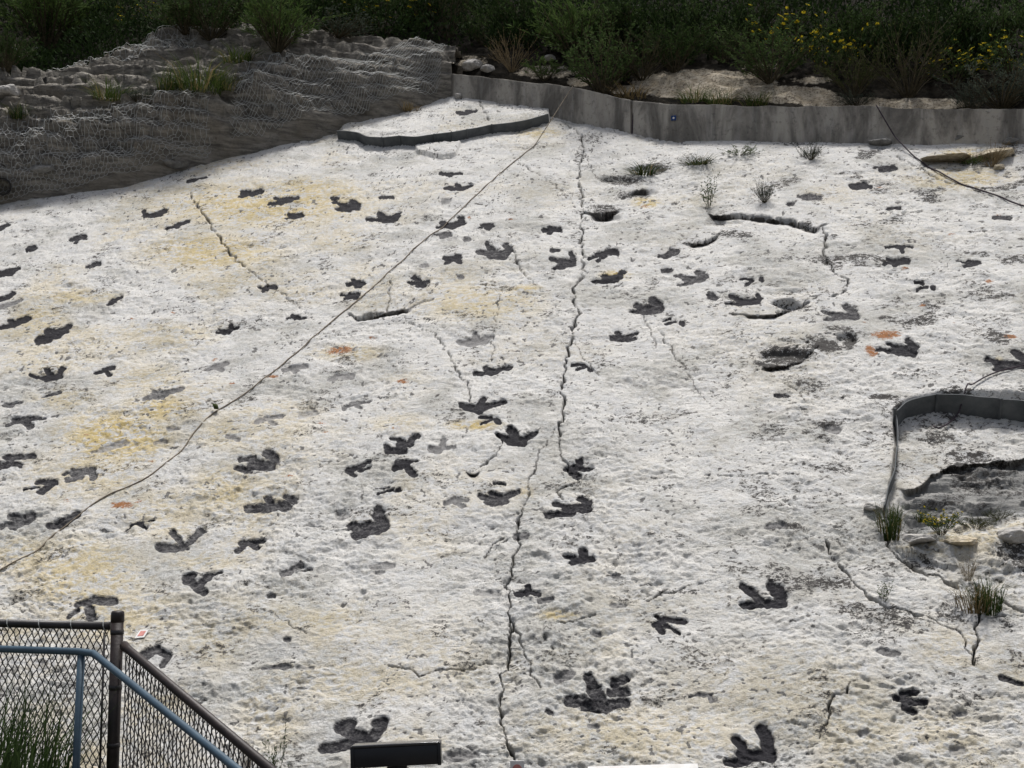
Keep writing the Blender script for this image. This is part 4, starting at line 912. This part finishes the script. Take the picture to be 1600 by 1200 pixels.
def shrub_proto(key, leafmat, seed, flower=0, stemmat='stem', **kw):
    st, lv, tips = make_shrub(seed, **kw); proto(key, st, lv, leafmat, make_flowers(tips, flower, seed+1, 0.75) if flower else None, stemmat)
shrub_proto('bush_a', 'leaf_green', 301, nstem=46, nleaf=3600, spread=0.75, ll=0.055, lw=0.010)
shrub_proto('bush_b', 'leaf_mid', 302, nstem=50, nleaf=3800, spread=0.85, ll=0.06, lw=0.011)
shrub_proto('bush_c', 'leaf_olive', 303, nstem=40, nleaf=2600, spread=0.7, ll=0.05, lw=0.008)
shrub_proto('bristle', 'leaf_green', 304, nstem=70, nleaf=3600, spread=0.5, ll=0.10, lw=0.006, up=1.4, branch=2, droop=0.05)
shrub_proto('bristle_bright', 'leaf_bright', 314, nstem=70, nleaf=3600, spread=0.55, ll=0.10, lw=0.007, up=1.3, branch=2, droop=0.05)
shrub_proto('sage', 'leaf_grey', 305, nstem=60, nleaf=3000, spread=0.95, ll=0.07, lw=0.008, up=1.0, branch=2)
shrub_proto('twiggy', 'leaf_olive', 306, nstem=46, nleaf=1100, spread=0.75, ll=0.05, lw=0.008, up=1.0, branch=4, sparse=0.5)
shrub_proto('daisy', 'leaf_green', 307, 0.040, nstem=26, nleaf=1500, spread=0.65, ll=0.07, lw=0.010, branch=2)
shrub_proto('dry', 'leaf_dry', 308, stemmat='dry_stem', nstem=40, nleaf=900, spread=0.9, ll=0.05, lw=0.006, up=1.0, branch=3, sparse=0.4)
shrub_proto('leafy', 'leaf_bright', 309, nstem=34, nleaf=1800, spread=0.9, ll=0.08, lw=0.014, up=0.8, branch=2)
shrub_proto('weed', 'leaf_green', 310, nstem=9, nleaf=260, h=1.0, spread=0.4, ll=0.10, lw=0.016, branch=3, sparse=0.1)
V_, F_ = make_grass(311, 1.0, 300, 0.42, 1.15, 0.010); proto('tuft', None, (V_, F_), 'blade_light')
V_, F_ = make_grass(312, 1.0, 260, 0.30, 1.25, 0.010); proto('tuft_dark', None, (V_, F_), 'blade')
V_, F_ = make_grass(313, 1.0, 160, 0.40, 0.8, 0.012); proto('tuft_dry', None, (V_, F_), 'leaf_dry')
PN = [0]
def plant(key, px, py, w_px, h_px, label, name='shrub', cat='shrub', on='hill', group=None, rot=None, flat=1.0):
    """px,py = foot of the plant in the survey frame; size in survey pixels"""
    P = surf(px, py) if isinstance(on, str) and on == 'slab' else (hill_at(px, py)[0] if isinstance(on, str) else np.asarray(on, float))
    Z = (P-C0)@FW; m = Z/FPX; me = PROTO[key]['foliage']; co = np.empty(len(me.vertices)*3); me.vertices.foreach_get('co', co); co = co.reshape(-1, 3)
    wx_ = np.percentile(co[:, 0], 97)-np.percentile(co[:, 0], 3); hz = np.percentile(co[:, 2], 97)
    r = empty(name, P-np.array([0, 0, 0.03]), label, cat, group); PN[0] += 1
    r.rotation_euler = (0, 0, PN[0]*2.399 if rot is None else rot); s = w_px*m/wx_; r.scale = (s, s*flat, h_px*m/hz)
    for k, mesh in PROTO[key].items():
        o = bpy.data.objects.new(k, mesh); COL.objects.link(o); o.parent = r
        if k == 'flowers': o['kind'] = 'stuff'
    return r
G = 'brush on the hillside'
PLANTS = [
 ('bristle_bright',75,82,150,105,'bright green bristly bush at the upper left corner','shrub'),
 ('bush_b',10,110,70,60,'dark shrub beside the white stones at the left edge','shrub'),
 ('daisy',228,52,90,46,'yellow-flowered plant behind the top of the netted bank','flowering_plant'),
 ('bush_b',135,62,90,70,'dark shrub between the bright bush and the yellow-flowered plant','shrub'),
 ('bush_b',330,62,120,75,'dark shrub behind the right end of the bank top','shrub'),
 ('bristle_bright',432,80,105,80,'tall green bristly shrub standing over the middle of the bank','shrub'),
 ('sage',527,58,95,26,'low grey-green mat of sage on the bank crest','shrub'),
 ('daisy',600,54,120,50,'green shrub with tiny yellow flowers above the bank crest','flowering_plant'),
 ('twiggy',700,62,80,95,'bare twiggy shrub above the corner of the diamond netting','shrub'),
 ('bush_a',760,72,80,55,'rounded leafy shrub just right of the twiggy one','shrub'),
 ('dry',800,112,90,55,'brown dry brush above the left part of the wall','shrub'),
 ('leafy',850,126,66,34,'low bright green plant growing just above the wall near the rope','plant'),
 ('bristle_bright',905,98,120,92,'tall green bristly shrub above the rope fixing','shrub'),
 ('bush_a',942,148,125,98,'large dark green shrub leaning over the dip of the wall','shrub'),
 ('twiggy',1003,125,95,70,'loose brownish shrub at the left of the pale clearing','shrub'),
 ('bush_b',1055,112,100,70,'dark shrub behind the left half of the pale clearing','shrub'),
 ('bush_a',1128,98,80,55,'small shrub at the top edge of the pale clearing','shrub'),
 ('bush_a',1205,128,130,80,'green shrub at the right of the pale clearing','shrub'),
 ('daisy',1240,92,100,62,'yellow-flowered plant above the pale clearing','flowering_plant'),
 ('daisy',1295,118,90,66,'yellow-flowered plant right of the pale clearing, nearer the wall','flowering_plant'),
 ('bush_c',1335,152,90,70,'olive shrub behind the wall left of the hanging rope','shrub'),
 ('twiggy',1420,152,130,105,'tall twiggy olive shrub behind the wall right of the hanging rope','shrub'),
 ('daisy',1490,135,90,52,'sparse yellow-flowered plant left of the corner sage','flowering_plant'),
 ('daisy',1580,125,100,60,'yellow-flowered plant at the upper right edge','flowering_plant'),
 ('sage',1565,172,130,66,'pale grey sagebrush behind the wall at the right edge','shrub'),
 ('sage',1515,176,50,44,'small grey sagebrush in front of the larger one','shrub'),
 ('sage',1338,168,46,26,'small grey-green tuft growing on top of the wall','shrub'),
 ('bush_b',1490,100,110,70,'dark shrub behind the sparse yellow flowers at the right','shrub'),
 ('bush_a',290,52,110,60,'green shrub above the bank between the yellow flowers and the tall bristly shrub','shrub'),
 ('bush_b',505,42,110,60,'dark shrub right of the tall bristly shrub on the bank','shrub'),
 ('bush_a',655,42,100,60,'rounded shrub left of the twiggy one on the bank crest','shrub'),
 ('bush_b',825,70,110,70,'dark shrub above the brown dry brush','shrub'),
 ('bush_b',985,80,120,70,'dark shrub behind the loose brownish one','shrub'),
 ('bush_a',1085,70,110,62,'green shrub high above the pale clearing, left one','shrub'),
 ('bush_b',1170,72,110,66,'dark shrub high above the pale clearing, right one','shrub'),
 ('bush_a',1330,82,110,66,'green shrub behind the yellow flowers left of the hanging rope','shrub'),
 ('bristle',1545,92,110,74,'upright green shrub near the upper right corner','shrub'),
 ('bush_b',1380,95,120,75,'dark shrub high above the hanging rope','shrub'),
]
for (k, x, y, w_, h_, lab, nm) in PLANTS: plant(k, x, y, w_, h_, lab, nm, {'shrub': 'shrub', 'flowering_plant': 'flower', 'plant': 'plant'}[nm], 'hill', G)
GR = 'grass and weeds on the rock'
for (k, x, y, w_, h_, lab, nm, on) in [
 ('tuft',170,156,60,26,'small yellow-green grass clump on the bank bench','grass_clump','hill'),
 ('sage',215,158,36,20,'little grey weed right of the small grass clump on the bench','weed','hill'),
 ('tuft',268,142,50,32,'left half of the long grass clump on the bench','grass_clump','hill'),
 ('tuft',310,142,80,42,'tall middle of the long grass clump on the bench','grass_clump','hill'),
 ('tuft',345,140,50,30,'right end of the long grass clump on the bench','grass_clump','hill'),
 ('tuft',375,98,60,20,'flat yellowish grass clump at the back of the bench','grass_clump','hill'),
 ('tuft_dark',30,185,40,22,'dark grass at the left end of the bench','grass_clump','hill'),
 ('tuft_dry',640,178-4,40,12,'dry grass under the diamond netting near the edging strip','grass_clump','hill'),
 ('tuft',1085,160,50,20,'grass tuft behind the wall below the pale clearing, leftmost','grass_clump','hill'),
 ('tuft',1125,163,46,20,'grass tuft behind the wall below the pale clearing, middle one','grass_clump','hill'),
 ('tuft',1180,165,46,18,'grass tuft behind the wall below the pale clearing, rightmost','grass_clump','hill'),
 ('tuft_dry',985,156,60,20,'dry straw tuft where the wall dips','grass_clump','hill'),
 ('tuft_dark',1005,266,56,14,'green grass in the long hollow below the wall','grass_clump','slab'),
 ('tuft_dark',1090,253,50,10,'thin grass in the second hollow below the wall','grass_clump','slab'),
 ('leafy',1155,240,50,11,'flat yellow-green moss mat on the slab below the wall','moss','slab'),
 ('sage',1265,246,30,26,'single small grey weed on the bare slab below the wall','weed','slab'),
 ('weed',1106,322,24,52,'leafy green weed with tall stems at the start of the long ledge crack','weed','slab'),
 ('sage',1195,316,24,36,'feathery grey-green weed standing above the long ledge crack','weed','slab'),
 ('dry',1548,258,70,40,'dry tan weed on the yellowish boulder by the wall','weed','slab'),
 ('leafy',1518,255,36,12,'tiny bright green plant left of the dry tan weed','plant','slab'),
 ('tuft_dark',1388,826,48,54,'tall dark grass at the lower end of the curved strip','grass_clump','slab'),
 ('tuft_dark',1400,800,24,34,'short grass behind the tall grass at the curved strip','grass_clump','slab'),
 ('daisy',1470,845,56,40,'low weed with yellow flowers under the pit','weed','slab'),
 ('tuft_dark',1443,786,30,18,'small grass tuft on the grey bed of the pit','grass_clump','slab'),
 ('bush_c',1525,818,60,22,'low olive weed across the rubble under the pit','weed','slab'),
 ('bush_c',1562,786,40,20,'low olive weed at the back of the pit near the right edge','weed','slab'),
 ('dry',1512,905,34,50,'brown withered weed at the crack left of the dark grass clump','weed','slab'),
 ('tuft_dark',1543,948,60,54,'big dark grass clump growing from the crack at the right','grass_clump','slab'),
 ('tuft_dry',1520,945,64,40,'straw-coloured tuft at the foot of the big dark grass clump','grass_clump','slab'),
 ('weed',1381,938,22,36,'thin little weed on the lower right crack','weed','slab'),
]: plant(k, x, y, w_, h_, lab, nm, {'grass_clump': 'grass', 'weed': 'weed', 'moss': 'moss', 'plant': 'plant'}[nm], on, GR)

# thick brush covering the hill higher up, one uncountable mass
def thicket():
    rn = np.random.RandomState(77); P = []; D = []
    for c in range(620):
        u = rn.uniform(-17, 11); d = (0.9 if u > -2.6 else np.interp(u, cr_u, _cd)+0.7) + (0.9 if u > -2.6 else 0.0) + 12*rn.uniform()**1.5
        v = d+np.interp(u, tl_u, tl_v); base = W(u, v, hill_h(np.array(u), np.array(v)))
        x, y = to_px(base)
        if 985 < x < 1300 and y > 100: continue
        if 1300 < x < 1560 and y > 152: continue
        R = rn.uniform(0.35, 0.75); Hh = rn.uniform(0.5, 1.25); n = 250
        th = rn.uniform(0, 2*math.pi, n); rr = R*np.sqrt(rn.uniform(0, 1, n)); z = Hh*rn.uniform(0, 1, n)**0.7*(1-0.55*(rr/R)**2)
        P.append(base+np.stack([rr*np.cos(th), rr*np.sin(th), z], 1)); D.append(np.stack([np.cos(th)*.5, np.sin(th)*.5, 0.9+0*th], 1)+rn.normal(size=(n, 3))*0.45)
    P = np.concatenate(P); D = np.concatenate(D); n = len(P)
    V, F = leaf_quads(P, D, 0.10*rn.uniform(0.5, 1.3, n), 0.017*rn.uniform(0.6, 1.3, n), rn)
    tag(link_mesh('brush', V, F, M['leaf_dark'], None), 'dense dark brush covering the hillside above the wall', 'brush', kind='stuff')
thicket()

# ------------------------------------------------------------------ chain link fence, handrail, floodlight, signs
def ctube(mb, pts, r, sides=10): return mb.tube(pts, r, sides)
ZF = 6.4
p_top = at_depth(184, 957, ZF); p_bot = np.array([p_top[0], p_top[1], -0.05])
fence = empty('chain_link_fence', p_bot, 'dark brown chain link fence with one tall post at the lower left', 'fence')
post0 = MB().tube([p_bot, p_top-[0, 0, 0.02]], 0.0315, 16).out('post', M['brown_steel'], fence, True)
cp = MB(); cp.tube([p_top-[0, 0, 0.05], p_top-[0, 0, 0.012], p_top, p_top+[0, 0, 0.008], p_top+[0, 0, 0.011]], [0.0345, 0.0345, 0.033, 0.028, 0.006], 16); cp.out('post_cap', M['brown_steel'], post0, True)
# rails: left one level, right one running down beside the steps
L0 = at_depth(172, 978, ZF); L1 = at_depth(-240, 968, ZF+0.35)
R0 = at_depth(196, 1011, ZF-0.03); R1 = at_depth(425, 1204, 5.25); R2 = R0+(R1-R0)*1.55
rail0 = MB().tube([L1, L0], 0.021, 12).out('top_rail', M['black_steel'], fence, True)
MB().tube([R0-(R1-R0)*0.012, R0+(R1-R0)*0.03, R2], [0.027, 0.0215, 0.0215], 12).out('top_rail', M['brown_steel'], fence, True)
for k in (0.05, 0.33, 0.62):
    b = p_top-np.array([0, 0, 0.05+k]); MB().tube([b-[0, 0, .012], b+[0, 0, .012]], 0.0345, 16).out('tension_band', M['black_steel'], post0, True)
tb0 = p_top+np.array([-0.062, -0.01, -0.10]); MB().tube([tb0, tb0-[0, 0, 1.12]], 0.006, 6).out('tension_bar', M['black_steel'], fence, True)
endp = R2; MB().tube([endp+[0, 0, .04], endp-[0, 0, 1.15]], 0.03, 12).out('post', M['brown_steel'], fence, True)
def chain(A, B, height, pitch, r, seed):
    """zigzag wires hanging from the rail A-B; neighbours hook into each other"""
    A = np.asarray(A); B = np.asarray(B); L = np.linalg.norm(B-A); t = (B-A)/L; dn = np.array([0, 0, -1.]); nrm = np.cross(t, dn); nrm /= np.linalg.norm(nrm)
    n = int(L/pitch); half = pitch*1.75; ns = int(height/half); mb = MB(); rn = np.random.RandomState(seed)
    for i in range(n):
        pts = []
        for j in range(ns+1):
            s = (i+(0.0 if ((i+j) % 2 == 0) else 1.0))*pitch; off = 0.004 if j % 2 == 0 else -0.004
            over = -0.03 if (i+j) % 2 == 0 else 0.03
            sg = s+over*pitch; pts.append(A+t*sg+dn*(j*half)+nrm*off+rn.normal(size=3)*0.0012)
        mb.tube(pts, r, 4, False)
    return mb
chain(L0-[0, 0, 0.012], L1-[0, 0, 0.012], 1.12, 0.0182, 0.0034, 5).out('wire_mesh', M['black_steel'], fence)
chain(R0+[0, 0, -0.012], R2+[0, 0, -0.012], 1.12, 0.0215, 0.0034, 6).out('wire_mesh', M['black_steel'], fence)
# loops of wire tied over the left rail
for k in np.linspace(0.03, 0.97, 9):
    c = L0+(L1-L0)*k; ang = np.linspace(0, 2*math.pi, 9); tie = MB().tube([c+0.026*np.array([0, math.cos(a), math.sin(a)])+np.array([0.004*i, 0, 0]) for i, a in enumerate(ang)], 0.0028, 4); tie.out('rail_tie', M['wire'], rail0)
# blue pipe handrail in front
Zh = 6.05; h0 = at_depth(-240, 1006, Zh+0.2); h1 = at_depth(122, 1018, Zh); h2 = at_depth(146, 1021, Zh-0.02); h3 = at_depth(372, 1203, 5.15); h4 = h3+(h3-h2)*0.7
hr = empty('handrail', np.array([h1[0], h1[1], 0.0]), 'blue-grey painted pipe handrail bending down in front of the chain link fence', 'handrail')
bend = [h1+(h2-h1)*t for t in (0, .5)]+[h2+(h3-h2)*t for t in (0.0, 0.02)]
MB().tube([h0, h1, bend[1], h2, bend[3], h3, h4], 0.0175, 14).out('rail', M['blue_paint'], hr, True)
hp = at_depth(127, 1020, Zh); MB().tube([hp-[0, 0, 0.008], np.array([hp[0]-0.01, hp[1], -0.05])], 0.0185, 14).out('post', M['blue_paint'], hr, True)
pe = h4; MB().tube([pe-[0, 0, 0.01], np.array([pe[0], pe[1], -0.6])], 0.0185, 14).out('post', M['blue_paint'], hr, True)

# floodlight box on a stub pole
Zl = 5.7; lc = at_depth(620, 1179, Zl); fl = empty('floodlight', np.array([lc[0], lc[1], -0.55]), 'black box-shaped floodlight on a short pole at the bottom edge', 'floodlight')
ex = np.array([0.998, 0.03, 0.045]); ex /= np.linalg.norm(ex); ez = np.array([-0.045, 0.10, 0.99]); ez -= ex*(ez@ex); ez /= np.linalg.norm(ez); ey = np.cross(ez, ex)
mm = Zl/FPX
body = MB().box(lc, ex, 66*mm, ey, 0.075, ez, 15.5*mm, 0.008).out('housing', M['black_plastic'], fl, True)
MB().box(lc+ez*(15.5*mm+0.002), ex, 67.5*mm, ey, 0.082, ez, 0.006, 0.003).out('lid', M['gloss_black'], body, True)
MB().box(lc-ex*(66*mm+0.003), ex, 0.008, ey, 0.079, ez, 17*mm, 0.003).out('end_plate', M['black_plastic'], body, True)
MB().box(lc+ex*(66*mm+0.003), ex, 0.008, ey, 0.079, ez, 17*mm, 0.003).out('end_plate', M['black_plastic'], body, True)
MB().tube([lc-ez*0.04, lc-[0, 0, 0.12], np.array([lc[0], lc[1], -0.6])], 0.022, 10).out('pole', M['black_steel'], fl, True)
kn = lc-ez*(15.5*mm+0.012); MB().tube([kn-ex*0.045, kn+ex*0.045], 0.02, 10).out('knuckle', M['black_steel'], fl, True)

# white interpretive panel whose top edge just shows
s0 = at_depth(918, 1199, 5.5); s1 = at_depth(1090, 1194, 5.5); sg = empty('sign_panel', np.array([(s0[0]+s1[0])/2, s0[1], -0.55]), 'white sign panel showing only its top edge at the bottom of the picture', 'sign')
sx = (s1-s0)/np.linalg.norm(s1-s0); sz = np.array([0, -0.75, -0.66]); sz -= sx*(sz@sx); sz /= np.linalg.norm(sz); sy = np.cross(sx, sz); w2 = np.linalg.norm(s1-s0)/2; cc = (s0+s1)/2
MB().box(cc+sz*0.18, sx, w2, sz, 0.18, sy, 0.006, 0.002).out('panel', M['white_paint'], sg)
MB().tube([cc+sz*0.2-sy*0, np.array([cc[0], cc[1]-0.15, -0.6])], 0.025, 8).out('post', M['brown_steel'], sg, True)
b0 = at_depth(797, 1189, 5.6); b1 = at_depth(819, 1188, 5.6); bc = (b0+b1)/2; bw = np.linalg.norm(b1-b0)/2
sb = empty('small_sign', np.array([bc[0], bc[1], -0.55]), 'little white sign with a pink spot at the bottom edge beside the long crack', 'sign')
sbp = MB().box(bc-[0, 0, 0.07], [1, 0, 0], bw, [0, 0, 1], 0.07, [0, -1, 0], 0.004, 0.001).out('panel', M['white_paint'], sb)
pc2 = bc-np.array([0.0, 0.0065, 0.045]); an = np.linspace(0, 2*math.pi, 19)[:-1]
MB().add([pc2+0.03*np.array([math.cos(a)*0.8, 0, math.sin(a)]) for a in an]+[pc2+np.array([0, .003, 0])+0.03*np.array([math.cos(a)*0.8, 0, math.sin(a)]) for a in an], [tuple(range(18))]+[(i, (i+1) % 18, (i+1) % 18+18, i+18) for i in range(18)]).out('spot', M['pink_print'], sbp)
MB().tube([bc-[0, -0.01, 0.1], np.array([bc[0], bc[1]+0.01, -0.6])], 0.012, 8).out('post', M['brown_steel'], sb, True)
# printed card lying on the slab
ccp = surf(222, 993, 0.012); cd = empty('card', ccp, 'small white and red card lying on the slab right of the fence post', 'card')
cu = EU*0.96+EV*0.28; cu /= np.linalg.norm(cu); cv = np.cross(NRM, cu)
cq = [on_plane(211,1000), on_plane(226,998.5), on_plane(233.5,986.5), on_plane(220,987)]
cN = NRM*0.02; CV = [p+cN for p in cq]+[p+cN*0.6 for p in cq]
paper = link_mesh('paper', np.array(CV), [(0, 1, 2, 3), (7, 6, 5, 4), (0, 4, 5, 1), (1, 5, 6, 2), (2, 6, 7, 3), (3, 7, 4, 0)], M['white_paint'], cd)
cm = sum(cq)/4; red = [cm+(p-cm)*0.62+NRM*0.0225 for p in cq]
link_mesh('red_print', np.array(red+[p-NRM*0.002 for p in red]), [(0, 1, 2, 3), (0, 4, 5, 1), (1, 5, 6, 2), (2, 6, 7, 3), (3, 7, 4, 0)], M['pink_print'], paper)

# grass and stems at the foot of the fence
V_, F_ = make_grass(401, 1.0, 2200, 0.85, 0.8, 0.0075); 
gp = np.array([-2.85, 6.3, 0.0]); link_mesh_ = tag(link_mesh('grass', V_*np.array([0.75, 0.45, 1.0])+gp, F_, M['leaf_green'], None, False, gp), 'dark long grass growing through the fence at the bottom left corner', 'grass', kind='stuff')
V_, F_ = make_grass(402, 0.62, 260, 0.5, 0.6, 0.005); gp = np.array([-1.75, 6.2, -0.1])
tag(link_mesh('grass', V_*np.array([0.9, 0.4, 1.0])+gp, F_, M['leaf_green'], None, False, gp), 'short green grass behind the sloping fence rail', 'grass', kind='stuff')
for (x, y, Z, hgt, lab) in ((432, 1200, 7.4, 0.34, 'thin dry stem right of the fence at the bottom edge'), (385, 1190, 5.9, 0.30, 'dry weed poking above the sloping rail'), (565, 1200, 5.65, 0.16, 'dry weed in front of the left end of the floodlight')):
    P = at_depth(x, y, Z)-np.array([0, 0, 0.12]); plant('weed' if x > 400 else 'dry', x, y, 26, hgt*FPX/Z, lab, 'weed', 'weed', P, 'dry weeds along the bottom edge')
